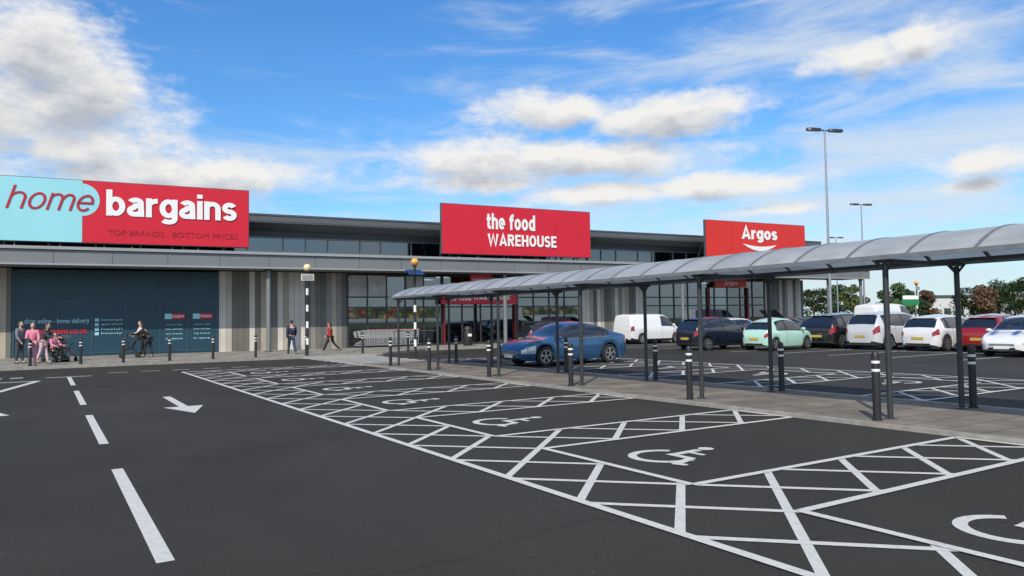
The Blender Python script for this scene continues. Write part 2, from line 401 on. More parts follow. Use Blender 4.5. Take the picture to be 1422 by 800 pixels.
def symbol(ca, cb, s=1, sc=1.3):
    mb = MB()
    def P(x, y): return (ca+s*y*sc, cb-s*x*sc)
    def seg(x0, y0, x1, y1, w, z=.004):
        p = P(x0, y0); q = P(x1, y1); line(mb, p[0], p[1], q[0], q[1], w*sc, z)
    n = 22; rin, rout = .235, .315; cx, cy = -.02, -.1
    for i in range(n):
        a0 = R(125)+R(250)*i/n; a1 = R(125)+R(250)*(i+1)/n
        abpoly(mb, [P(cx+r*math.cos(a), cy+r*math.sin(a)) for r, a in ((rin, a0), (rout, a0), (rout, a1), (rin, a1))], .004)
    hd = [P(-.06+.075*math.cos(2*math.pi*i/14), .47+.075*math.sin(2*math.pi*i/14)) for i in range(14)]
    abpoly(mb, hd, .004)
    seg(-.05, .37, -.02, .0, .085, .004); seg(-.03, .21, .17, .21, .06, .006); seg(-.06, .0, .24, .0, .08, .007)
    seg(.21, .02, .33, -.3, .08, .009); seg(.31, -.29, .42, -.25, .07, .011)
    struct(mb.obj('wheelchair_marking', M_PAINT))
for i in range(len(hts)-1):
    cb = (hts[i][1]+hts[i+1][0])/2
    if cb > 0:
        symbol(6.22, cb); symbol(17.0, cb, -1)
mb = MB()
for b0 in (5.6, 11.6, 17.6, 23.6): line(mb, .72, b0, .72, b0+3.9, .115)
line(mb, .1, 27.65, 1.35, 27.65, .16)
for k in range(6): 
    line(mb, -3.6+.55*k, 28.0, -3.25+.55*k, 28.0, .16); line(mb, -3.6+.55*k, 28.4, -3.25+.55*k, 28.4, .16)
for k in range(5): line(mb, 1.9+1.0*k, 28.9, 2.5+1.0*k, 28.9, .12)
struct(mb.obj('lane_markings', M_PAINT))
def arrow(a, b0, b1, name='direction_arrow'):
    mb = MB(); d = 1 if b1 > b0 else -1
    line(mb, a, b0, a, b1-d*1.25, .16); abpoly(mb, [(a-.36, b1-d*1.3), (a+.36, b1-d*1.3), (a, b1)], .005)
    struct(mb.obj(name, M_PAINT))
arrow(2.35, 18.3, 14.6); arrow(-.85, 13.9, 17.7)
mb = MB(); tr = [(-1.75, 26.2), (-.1, 26.2), (-.93, 22.4)]
for i in range(3): line(mb, *tr[i], *tr[(i+1) % 3], .18, .004+.002*i)
struct(mb.obj('give_way_triangle', M_PAINT))
mb = MB()
for k in range(7): line(mb, 9.9, 27.9+.9*k, 13.3, 27.9+.9*k, .5, .005)
struct(mb.obj('zebra_crossing', M_PAINT))
def loop_prism(name, pts, h, m):
    P = [AB(a, b) for a, b in pts]
    o = MB().prism([(p.x, p.y) for p in P], -.02, h, 0).obj(name, m); struct(o)
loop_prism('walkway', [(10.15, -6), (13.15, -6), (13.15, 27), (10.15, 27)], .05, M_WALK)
mb = MB()
for a in (10.08, 13.22): mb.prism([AB(a-.065, -6)[:2], AB(a+.065, -6)[:2], AB(a+.065, 27.1)[:2], AB(a-.065, 27.1)[:2]], -.02, .056)
struct(mb.obj('walkway_kerb', M_KERB))
PV = [(-34, 33.6), (13.6, 33.6), (17.5, 37.0), (60, 35.8), (60, 60), (-34, 60)]
loop_prism('pavement', PV, .11, M_PAVE)
mb = MB()
for i in range(3):
    p = Vector(PV[i]); q = Vector(PV[i+1]); d = (q-p).normalized(); n_ = Vector((d.y, -d.x))*.14
    mb.prism([AB(p.x+n_.x, p.y+n_.y)[:2], AB(q.x+n_.x, q.y+n_.y)[:2], AB(q.x, q.y)[:2], AB(p.x, p.y)[:2]], -.02, .115)
struct(mb.obj('pavement_kerb', M_KERB))
# ------------------------------------------------------------------ the store building
BR = math.atan2(.462, .887)
bld = thing('retail_building', 'long low grey retail store with striped cladding, projecting canopy and glazed entrances', 'building', (-14.4, 41, 0), BR)
def clad(x0, x1):
    MB().box(x0, x1, 0, .3, 0, 4.45).obj('cladding_wall', M_CLAD, bld)
clad(-22, -10.9); clad(-1.55, 5.4); clad(21.4, 26.9); clad(38.6, 42.9)
hb = MB().box(-10.88, -1.57, -.02, .28, 0, 4.4).obj('panelled_shopfront', M_NAVY, bld)
mb = MB()
for x in (-10.8, -8.95, -7.5, -6.0, -4.42, -3.1, -1.65): mb.box(x-.03, x+.03, -.05, -.022, .12, 4.38)
for z in (.25, 2.85, 4.3): mb.box(-10.76, -1.7, -.047, -.023, z-.03, z+.03)
mb.obj('panel_joints', mat('joint_blue', (.03, .075, .11), .4), hb)
M_LB = mat('letter_pale_blue', (.32, .60, .72), .5, var=.02)
M_LR = mat('letter_red', (.52, .02, .04), .5, var=.02)
textmesh('lettering', 'shop online - home delivery', (-10.35, -7.62, 1.68, 2.0), -.06, M_LB, hb, .01)
textmesh('lettering', 'homebargains.co.uk', (-10.35, -7.7, 1.14, 1.54), -.06, M_LR, hb, .012)
for i in range(4):
    textmesh('lettering', ['homeware', 'garden', 'health', 'beauty'][i], (-7.1, -6.15, 1.85-.23*i, 1.96-.23*i), -.06, M_LB, hb, .004)
    MB().box(-7.38, -7.2, -.06, -.03, 1.82-.23*i, 1.97-.23*i).obj('icon', M_LB, hb)
for x0 in (-4.2, -2.85):
    MB().box(x0, x0+.34, -.06, -.03, 1.9, 2.18).obj('poster', M_BLUEL, hb)
    MB().box(x0+.35, x0+.95, -.068, -.061, 1.9, 2.18).obj('poster', M_RED, hb)
    textmesh('lettering', 'bargains', (x0+.38, x0+.92, 1.95, 2.13), -.072, M_TWHITE, hb, .01)
    for j in range(4): textmesh('lettering', ['every day', 'low prices', 'top brands', 'in store'][j], (x0+.05, x0+.85, 1.55-.24*j, 1.66-.24*j), -.06, M_LB, hb, .002)
mb = MB(); mb.box(-22, 47.5, -2.5, 0, 4.5, 4.62); mb.obj('canopy_soffit', M_SOFF, bld)
mb = MB(); mb.box(-22, 47.5, -2.7, -2.5, 4.48, 5.12); mb.box(-22, 47.5, -2.62, -.0, 5.12, 5.16); mb.obj('canopy_fascia', M_GREYF, bld)
mb = MB(); mb.box(-22, 47.5, -2.82, -2.6, 5.16, 5.30); mb.box(-22, 47.5, -2.74, -2.7, 4.44, 4.52); mb.obj('canopy_edge_trim', M_LIGHTF, bld)
mb = MB()
x = -21
while x < 47: mb.box(x-.012, x+.012, -2.706, -2.70, 4.53, 5.11); x += 2.4
mb.obj('fascia_joints', M_DGREY, bld)
mb = MB(); mb.box(44.5, 47.5, -2.5, 0, 4.62, 5.1); mb.obj('canopy_end', M_DGREY, bld)
def col(x, y=-2.2):
    c = MB().cyl((x, y, .1), (x, y, 4.5), .12, n=16).obj('column', M_GREYF, bld, True)
    MB().cyl((x, y, .1), (x, y, .16), .2, n=16).cyl((x, y, 4.35), (x, y, 4.5), .18, n=16).obj('base_plate', M_DGREY, c, True)
for x in (-15.5, .65, 14.6, 28.5, 43.2, 47.0): col(x)
mb = MB(); mb.box(-22, 42.9, .0, .3, 4.62, 5.55); mb.box(-22, -21.7, .3, 30, 0, 7); mb.box(42.6, 42.9, .3, 30, 0, 7); mb.box(-22, 42.9, 29.7, 30, 0, 7)
mb.obj('wall', M_DGREY, bld)
mb = MB(); mb.box(-22, 42.9, -.02, .08, 5.5, 6.35); mb.obj('clerestory_window', M_CLER, bld)
mb = MB(); mb.box(-22, 42.9, .1, .3, 5.55, 7.0); mb.box(-22, 42.9, -.03, .1, 6.35, 6.75)
mb.obj('clerestory_wall', M_DGREY, bld)
mb = MB(); x = -21.5; random.seed(3)
while x < 42.8: mb.box(x-.03, x+.03, -.09, -.022, 5.5, 6.35); x += random.choice((1.25, 1.25, 1.9))
mb.box(-22, 42.9, -.1, -.022, 5.44, 5.52); mb.box(-22, 42.9, -.1, -.031, 6.33, 6.4)
mb.obj('clerestory_mullions', M_GREYF, bld)
mb = MB()
for (x0, x1) in ((-22, 43.6),):
    prof = [(-1.3, 7.05), (-1.3, 7.45), (30, 7.9), (30, 7.0), (0.3, 6.76), (-.04, 6.76)]
    n = len(prof); mb.add([(x0, y, z) for y, z in prof]+[(x1, y, z) for y, z in prof], [tuple(range(n)), tuple(range(2*n-1, n-1, -1))]+[(i, n+i, n+(i+1) % n, (i+1) % n) for i in range(n)])
mb.obj('roof', mat('roof_soffit', (.16, .17, .18), .5, .1, var=.06, scale=.5), bld)
MB().box(-22, 43.6, -1.36, -1.302, 7.40, 7.50).box(-22, 43.6, -1.34, -1.302, 7.03, 7.09).obj('eaves_trim', M_DGREY, bld)
MB().box(-22, 43.6, -1.33, -1.303, 7.11, 7.38).obj('eaves_fascia', mat('eaves_grey', (.11, .12, .13), .4, .2, var=.05), bld)
def produce():
    m = bpy.data.materials.new('produce_banner'); m.use_nodes = True
    n, l = nt(m); b = n['Principled BSDF']; b.inputs['Roughness'].default_value = .4
    tc = n.new('ShaderNodeTexCoord'); v = n.new('ShaderNodeTexVoronoi'); v.inputs['Scale'].default_value = 2.6
    l.new(tc.outputs['Object'], v.inputs['Vector'])
    cr = n.new('ShaderNodeValToRGB'); e = cr.color_ramp.elements; cr.color_ramp.interpolation = 'CONSTANT'
    e[0].position = 0; e[0].color = (.5, .38, .07, 1); e[1].position = .25; e[1].color = (.18, .27, .05, 1)
    for p, c in ((.45, (.45, .08, .04)), (.6, (.45, .38, .2)), (.8, (.05, .11, .03))): q = e.new(p); q.color = (*c, 1)
    sp = n.new('ShaderNodeSeparateColor'); l.new(v.outputs['Color'], sp.inputs[0]); l.new(sp.outputs[0], cr.inputs[0])
    mr = n.new('ShaderNodeMapRange'); mr.inputs[1].default_value = 0; mr.inputs[2].default_value = .5; mr.inputs[3].default_value = 1.2; mr.inputs[4].default_value = .25
    l.new(v.outputs['Distance'], mr.inputs[0])
    vm = n.new('ShaderNodeVectorMath'); vm.operation = 'SCALE'; l.new(cr.outputs[0], vm.inputs[0]); l.new(mr.outputs[0], vm.inputs['Scale']); l.new(vm.outputs[0], b.inputs['Base Color'])
    return m
M_PROD = produce()
M_PANE_REFL = mat('pane_reflection', (.42, .42, .42), .4, var=.3, scale=1.2)  # pale tone imitating sky reflected in the upper panes
def glazing(x0, x1, step, z0=.12):
    k = max(1, round((x1-x0)/step)); w = (x1-x0)/k
    fr = MB()
    for i in range(k+1): fr.box(x0+i*w-.04, x0+i*w+.04, -.06, .06, z0, 4.45)
    for z in (z0+.05, 2.45, 3.05, 4.4): fr.box(x0+.04, x1-.04, -.055, .055, z-.04, z+.04)
    fr.obj('glazing_frame', M_DARK, bld)
    for i in range(k):
        MB().box(x0+i*w+.04, x0+(i+1)*w-.04, -.01, .01, z0+.09, 4.36).obj('window_pane', M_GLASS, bld)
glazing(5.45, 11.3, 1.17); glazing(16.6, 21.35, 1.18); glazing(26.95, 38.55, 1.29); glazing(11.4, 16.5, 1.27)
MB().box(5.5, 11.2, -.035, -.02, 1.78, 2.4).obj('window_banner', M_PROD, bld)
MB().box(17.0, 21.2, -.035, -.02, 1.9, 2.4).obj('window_banner', M_PROD, bld)
for x in (5.52, 6.69, 9.03): MB().box(x, x+1.07, -.035, -.02, 3.12, 4.32).obj('pane_reflection', M_PANE_REFL, bld)  # pale panels painted as sky reflection over upper panes
mb = MB(); mb.box(4, 42, 8, 8.1, 0, 4.6); mb.box(4, 42, .3, 8, 4.5, 4.6); mb.obj('interior_wall', mat('interior', (.10, .10, .10), .8), bld)
mb = MB(); mb.box(4, 42, .3, 8, .05, .115); mb.obj('shop_floor', mat('shop_floor', (.16, .15, .14), .3), bld)
cols = [(.5, .04, .03), (.5, .4, .05), (.05, .15, .4), (.1, .3, .1), (.5, .5, .5), (.4, .15, .03)]
mb = MB(); random.seed(11)
sm = [mat('goods_%d' % i, c, .6, var=.3, scale=5) for i, c in enumerate(cols)]
for row in range(3):
    y = 1.2+2*row; x = 6
    while x < 40:
        if not (12.5 < x < 15.5 and row < 2):
            for z in (.3, .75, 1.2, 1.65): mb.box(x, x+random.uniform(.3, .6), y, y+.5, z, z+random.uniform(.25, .4), random.randrange(6))
        x += .7
mb.obj('shelf_goods', sm, bld)
M_LAMP = mat('tube_lamp', (.9, .9, .9), .5, emit=(1, .97, .9, 2.5))
mb = MB()
for x in range(7, 42, 5):
    for y in (2.5, 5.5): mb.box(x, x+.9, y, y+.1, 4.42, 4.46)
mb.obj('strip_lights', M_LAMP, bld)
MB().box(11.36, 11.48, -.2, -.07, .12, 2.6).box(16.3, 16.42, -.2, -.07, .12, 2.6).obj('entrance_portal', M_DRED, bld)
MB().box(32.7, 32.82, -.2, -.07, .12, 3.8).box(36.6, 36.72, -.2, -.07, .12, 3.8).obj('entrance_portal', M_DRED, bld)
# ------------------------------------------------------------------ signs
def shopsign(label, x0, x1, m, z0=5.5, z1=8.4, y=-2.95, d=.22):
    t = thing('shop_sign', label, 'sign', bld.location, BR)
    MB().box(x0, x1, y, y+d, z0, z1).obj('sign_panel', m, t)
    MB().box(x0+.02, x1-.02, y+d, y+d+.02, z0+.02, z1-.02).obj('backing_sheet', M_DGREY, t)
    mb = MB()
    mb.box(x0-.03, x1+.03, y+.02, y+d+.02, z1, z1+.03); mb.box(x0-.03, x1+.03, y+.02, y+d+.02, z0-.03, z0); mb.box(x0-.03, x0, y+.02, y+d+.02, z0, z1); mb.box(x1, x1+.03, y+.02, y+d+.02, z0, z1)
    mb.obj('sign_edge', M_DGREY, t)
    mb = MB(); x = x0+.6
    while x < x1:
        mb.box(x-.05, x+.05, y+d+.03, y+d+.13, 5.3, z1-.2); mb.beam((x, y+d+.13, z1-.4), (x, -.9, 5.18), .07, .07); x += 1.9
    mb.obj('support_frame', M_DARK, t)
    k = max(2, round((x1-x0)/2.5))
    for i in range(1, k): MB().box(x0+(x1-x0)*i/k-.006, x0+(x1-x0)*i/k+.006, y-.003, y+.001, z0, z1).obj('panel_seam', mat('seam_red', (.42, .01, .02), .5), t)
    return t
t = shopsign('wide red and light blue fascia sign reading home bargains in white and maroon', -11.7, -.46, M_RED)
mb = MB(); mb.box(-11.7, -7.85, -2.962, -2.952, 5.5, 8.4)
ring = [(-7.86+.72*math.cos(a), 7.5+.76*math.sin(a)) for a in [(-math.pi/2+math.pi*i/20) for i in range(21)]]
mb.add([(x, -2.958, z) for x, z in ring], [tuple(range(21))])
mb.obj('blue_panel', M_BLUEL, t)
word('home', (-10.85, -7.38, 6.95, 8.02), -2.985, mat('letter_maroon', (.42, .015, .04), .4, var=.02), t, .09, .10, .28)
word('bargains', (-6.87, -1.04, 6.50, 8.05), -2.985, M_TWHITE, t, .185, .05)
textmesh('lettering', 'TOP BRANDS · BOTTOM PRICES', (-6.8, -1.0, 5.88, 6.14), -2.975, M_TDRED, t, -.006)
t = shopsign('red rooftop sign reading the food WAREHOUSE in white above middle store', 10.2, 20.4, M_RED)
word('the', (13.05, 14.28, 7.02, 7.98), -2.985, M_TWHITE, t, .20, .06); word('food', (14.55, 16.35, 7.02, 7.98), -2.985, M_TWHITE, t, .20, .06)
word('WAREHOUSE', (13.1, 17.85, 5.92, 6.86), -2.985, M_TWHITE, t, .20, .08)
t = shopsign('orange red rooftop sign with white Argos lettering and smile curve', 30.1, 39.9, M_RED2)
word('Argos', (33.4, 36.95, 6.95, 8.25), -2.985, M_TWHITE, t, .215, .05)
mb = MB(); vs = []; n = 20
for i in range(n+1):
    u = -1+2*i/n; vs += [(35.2+1.7*u, -2.985, 6.34+.50*u*u), (35.2+1.7*u, -2.985, 6.34+.50*u*u+.32*(1-u*u)+.01)]
mb.add(vs, [(2*i, 2*i+2, 2*i+3, 2*i+1) for i in range(n)]); mb.obj('smile_mark', M_TWHITE, t)
t = thing('entrance_sign', 'long low red sign reading the food WAREHOUSE over the middle entrance', 'sign', bld.location, BR)
MB().box(11.1, 16.3, -.55, -.42, 2.62, 3.45).obj('sign_panel', M_RED, t)
word('the', (11.5, 12.1, 2.82, 3.22), -.56, M_TWHITE, t, .19); word('food', (12.25, 13.05, 2.82, 3.22), -.56, M_TWHITE, t, .19); word('WAREHOUSE', (13.2, 15.8, 2.82, 3.22), -.56, M_TWHITE, t, .19)
t = thing('entrance_sign', 'small red hanging sign under canopy at the right entrance', 'sign', bld.location, BR)
MB().box(33.1, 36.2, -.5, -.4, 3.8, 4.42).obj('sign_panel', M_RED2, t)
word('Argos', (34.0, 35.3, 3.92, 4.32), -.51, M_TWHITE, t)
t = thing('projecting_sign', 'red square sign under canopy left of the food entrance column', 'sign', bld.location, BR)
MB().box(12.6, 14.0, -1.6, -1.5, 3.75, 4.4).obj('sign_panel', M_RED, t)
word('WAREHOUSE', (12.7, 13.9, 3.95, 4.15), -1.61, M_TWHITE, t)
# ------------------------------------------------------------------ covered walkway
cw = thing('covered_walkway', 'long barrel vaulted polycarbonate walkway shelter on slim dark steel posts', 'walkway shelter', (0, 0, 0), AANG)
A0, A1 = 10.66, 12.66; AC = 11.66; HW = 1.22; ZE = 2.42; RISE = .38
def arc(t): return (AC+HW*t, ZE+RISE*(1-abs(t)**2.1))
pb = [6.5+3.75*k for k in range(-3, 5)]+[24.6]
for b in pb:
    for a in (A0, A1):
        p = MB().cyl((a, b, .05), (a, b, 2.36), .042, n=12).cyl((a, b, .05), (a, b, .065), .09, n=12).obj('post', M_DARK, cw, True)
        br = MB(); s = 1 if a == A0 else -1
        br.beam((a, b, 2.22), (a+s*.16, b, 2.36), .03, .03); br.beam((a, b, 2.24), (a, b+.14, 2.40), .03, .03); br.beam((a, b, 2.24), (a, b-.14, 2.40), .03, .03)
        br.obj('bracket', M_DARK, p)
    MB().box(AC-HW+.05, AC+HW-.05, b-.03, b+.03, 2.365, 2.425).obj('cross_beam', M_DARK, cw)
for a in (A0, A1):
    MB().box(a-.04, a+.04, -5.5, 24.8, 2.43, 2.49).obj('eaves_beam', M_DARK, cw)
N = 14
seg_w = 3.75/4
b = -5.2
while b < 24.5:
    mb = MB(); vs = []
    for i in range(N+1):
        x, z = arc(-1+2*i/N)
        vs += [(x, b+.02, z+.03), (x, b+seg_w-.02, z+.03)]
    mb.add(vs, [(2*i, 2*i+1, 2*i+3, 2*i+2) for i in range(N)])
    mb.obj('roof_panel', M_POLY, cw, True)
    mb = MB()
    for i in range(N):
        x, z = arc(-1+2*i/N); x2, z2 = arc(-1+2*(i+1)/N)
        mb.beam((x, b, z+.022), (x2, b, z2+.022), .05, .04)
    mb.obj('rib', M_RIB, cw)
    b += seg_w
mb = MB()
for t_ in (-.5, 0, .5):
    x, z = arc(t_); mb.box(x-.018, x+.018, -5.2, b, z-.02, z+.015)
mb.obj('purlins', M_DARK, cw)
MB().box(AC-HW-.04, AC-HW, -5.3, b+.02, ZE-.02, ZE+.045).box(AC+HW, AC+HW+.04, -5.3, b+.02, ZE-.02, ZE+.045).obj('gutter', M_RIB, cw)
# ------------------------------------------------------------------ bollards
def make_bollard(label):
    t = thing('bollard', label, 'bollard', group='black and white banded bollards')
    MB().lathe([(.07, 0), (.07, .03), (.057, .04), (.057, .93), (.053, .97), (.035, 1.0), (0, 1.01)], n=18).obj('post', M_BLACK, t, True)
    for z in (.71, .83): MB().lathe([(.0585, z), (.060, z+.004), (.060, z+.036), (.0585, z+.04)], n=18).obj('white_band', M_WHITE, t, True)
    return t
ORD = ['nearest', 'second', 'third', 'fourth', 'fifth', 'farthest']
bol = None
def put_bollard(loc, label):
    global bol
    if bol is None:
        bol = make_bollard(label); bol.location = loc
    else: dup(bol, loc, random.uniform(0, 3), label)
for k in range(6):
    b_ = 6.5+3.75*k if k < 5 else 24.6
    put_bollard(AB(A0-.30, b_+.02, .05), '%s banded bollard from the camera on the near side of covered walkway' % ORD[k])
    put_bollard(AB(A1+.26, b_-.05, .05), '%s banded bollard from the camera on the far side of covered walkway' % ORD[k])
kerbpx = [43, 113, 172, 236, 296, 355, 425, 503, 566]
KN = ['first', 'second', 'third', 'fourth', 'fifth', 'sixth', 'seventh', 'eighth', 'ninth']
for i, px in enumerate(kerbpx):
    d = ROT @ Vector(((px-711)/F, 0, -1)); u = d.x/d.y
    o = AB(0, 34.0); s = (u*o.y-o.x)/(PA.x-u*PA.y)
    P = o+PA*s; P.z = .11
    put_bollard(P, '%s banded bollard from the left along the shopfront pavement kerb' % KN[i])
# ------------------------------------------------------------------ lamp posts
def lamp(loc, h, label, rz=0):
    t = thing('street_lamp', label, 'street lamp', loc, rz, 'car park lamp posts')
    MB().cyl((0, 0, 0), (0, 0, 1.2), .12, n=12).cyl((0, 0, 1.2), (0, 0, h), .085, .05, n=12).obj('pole', M_CHROME, t, True)
    MB().beam((-.55, 0, h+.0), (.55, 0, h+.0), .06, .06).obj('arm', M_DARK, t)
    for s in (-1, 1):
        mb = MB(); prof = [(.25, .05), (.4, .12), (1.0, .14), (1.15, .06)]
        vs = []
        for x, w in prof: vs += [(s*x, -w*1.3, h-.04), (s*x, w*1.3, h-.04), (s*x, w, h+.1), (s*x, -w, h+.1)]
        fs = [(0, 1, 2, 3), (12, 15, 14, 13)]
        for j in range(3):
            for q in range(4): fs.append((j*4+q, j*4+4+q, j*4+4+(q+1) % 4, j*4+(q+1) % 4))
        mb.add(vs, fs); hd = mb.obj('lamp_head', M_DARK, t)
        MB().box(min(s*.45, s*.95), max(s*.45, s*.95), -.1, .1, h-.055, h-.042).obj('lens', M_WHITE, hd)
    return t
lamp(G(1155, 478), 11.8, 'tall twin headed lamp post rising above dark cars, nearest and tallest', R(15))
lamp(PD(1200, 68), 11.6, 'twin headed lamp post, middle distance, thin grey pole right of tallest', R(15))
lamp(PD(1163, 97), 11.6, 'smallest and farthest twin headed lamp post behind walkway roof', R(15))
# ------------------------------------------------------------------ beacons
def beacon(loc, h, label, solar, globe):
    t = thing('crossing_beacon', label, 'beacon', loc, R(25), 'zebra crossing beacons')
    p = MB().cyl((0, 0, 0), (0, 0, h-.3), .055, n=12).obj('pole', M_BLACK, t, True)
    z = .5
    while z < h-1.0:
        MB().cyl((0, 0, z), (0, 0, z+.3), .06, n=12).obj('white_band', M_WHITE, p, True); z += .75
    MB().ell((0, 0, h-.15), (.17, .17, .17), 16, 10).obj('globe', globe, t, True)
    MB().cyl((0, 0, h-.36), (0, 0, h-.28), .1, n=12).obj('collar', M_BLACK, t, True)
    if solar:
        MB().beam((-.0, -.35, h-.75), (0, .25, h-.5), .7, .04).obj('solar_panel', mat('solar', (.01, .02, .06), .1, coat=1), t)
    else:
        q = MB().box(-.28, .28, -.1, -.06, h-.75, h-.45).obj('louvre_box', M_WHITE, t)
        mb = MB()
        for i in range(5): mb.box(-.25, .25, -.115, -.102, h-.72+.055*i, h-.70+.055*i)
        mb.obj('slats', M_BLACK, q)
    return t
M_GLOBE = mat('beacon_amber', (.80, .38, .06), .25, coat=.5); M_GLOBE2 = mat('beacon_cream', (.85, .66, .35), .25, coat=.5)
beacon(G(427, 494, .11), 4.15, 'striped beacon with cream globe and white louvred box left of walkway', False, M_GLOBE2)
beacon(G(577, 497, 0.0), 4.35, 'beacon with amber globe and solar panel standing by walkway end', True, M_GLOBE)
beacon(PD(1273, 62), 4.3, 'distant amber beacon behind the white cars on the right', False, M_GLOBE)
# ------------------------------------------------------------------ cars
def pchip(pts, s):
    n = len(pts)
    if s <= pts[0][0]: return pts[0][1]
    if s >= pts[-1][0]: return pts[-1][1]
    d = [(pts[i+1][1]-pts[i][1])/(pts[i+1][0]-pts[i][0]) for i in range(n-1)]
    def mm(i):
        if i == 0: return d[0]
        if i == n-1: return d[-1]
        if d[i-1]*d[i] <= 0: return 0
        return 2*d[i-1]*d[i]/(d[i-1]+d[i])
    for i in range(n-1):
        if pts[i][0] <= s <= pts[i+1][0]:
            h = pts[i+1][0]-pts[i][0]; t = (s-pts[i][0])/h
            return ((1+2*t)*(1-t)**2*pts[i][1]+t*(1-t)**2*h*mm(i)+t*t*(3-2*t)*pts[i+1][1]+t*t*(t-1)*h*mm(i+1))
TY = {
 'hatch': dict(belt=[(0, .44), (.01, .53), (.03, .60), (.07, .64), (.3, .635), (.6, .60), (.74, .575), (.85, .535), (.93, .48), (.975, .41), (1, .33)],
    top=[(0, .45), (.01, .55), (.03, .645), (.055, .74), (.10, .875), (.15, .945), (.25, .985), (.40, 1.0), (.52, .985), (.60, .93), (.755, .65), (.80, .60), (.88, .555), (.94, .495), (.975, .43), (1, .35)],
    ws=(.595, .765), rw=(.035, .115), sg=(.15, .735), bp=.43, cp=(.195, .235), hl=(.885, .985), wh=(.175, .815)),
 'sedan': dict(belt=[(0, .46), (.012, .58), (.05, .655), (.3, .645), (.6, .61), (.74, .59), (.85, .55), (.93, .49), (.975, .42), (1, .33)],
    top=[(0, .47), (.012, .60), (.05, .69), (.12, .745), (.26, .90), (.34, .965), (.44, 1.0), (.53, .985), (.59, .94), (.735, .665), (.78, .63), (.88, .58), (.94, .515), (.975, .44), (1, .35)],
    ws=(.585, .74), rw=(.12, .30), sg=(.20, .71), bp=.45, cp=(.255, .275), hl=(.885, .985), wh=(.205, .80)),
 'suv': dict(belt=[(0, .44), (.01, .54), (.03, .62), (.07, .655), (.3, .64), (.6, .61), (.75, .595), (.86, .56), (.94, .50), (.98, .43), (1, .35)],
    top=[(0, .45), (.01, .56), (.025, .66), (.05, .78), (.085, .89), (.13, .95), (.25, .985), (.42, 1.0), (.55, .985), (.62, .93), (.76, .665), (.80, .62), (.88, .585), (.95, .515), (.98, .45), (1, .37)],
    ws=(.615, .765), rw=(.028, .098), sg=(.12, .74), bp=.43, cp=(.2, .235), hl=(.89, .985), wh=(.18, .81)),
 'city': dict(belt=[(0, .40), (.012, .50), (.04, .58), (.1, .62), (.3, .62), (.6, .61), (.74, .60), (.85, .56), (.93, .50), (.975, .42), (1, .33)],
    top=[(0, .41), (.012, .52), (.04, .63), (.12, .82), (.18, .91), (.27, .97), (.40, 1.0), (.50, .985), (.58, .93), (.73, .68), (.79, .62), (.88, .575), (.94, .50), (.975, .43), (1, .35)],
    ws=(.575, .745), rw=(.045, .14), sg=(.19, .71), bp=.38, cp=(.37, .40), hl=(.90, .97), wh=(.17, .82)),
 'van': dict(belt=[(0, .50), (.008, .58), (.05, .60), (.3, .60), (.6, .595), (.78, .57), (.88, .52), (.94, .46), (.98, .40), (1, .32)],
    top=[(0, .55), (.008, .93), (.02, .975), (.2, 1.0), (.5, 1.0), (.62, .985), (.68, .93), (.82, .64), (.86, .58), (.92, .52), (.96, .46), (.985, .40), (1, .34)],
    ws=(.675, .825), rw=(2, 3), sg=(.56, .79), bp=.562, cp=(.56, .563), hl=(.91, .985), wh=(.2, .84)),
}
WID = [(0, .62), (.012, .78), (.03, .88), (.06, .945), (.12, .985), (.3, 1), (.7, 1), (.86, .975), (.93, .91), (.975, .80), (1, .60)]
WIDV = [(0, .93), (.01, .96), (.05, .985), (.3, 1), (.7, 1), (.86, .975), (.93, .91), (.975, .80), (1, .62)]
NC = [0]
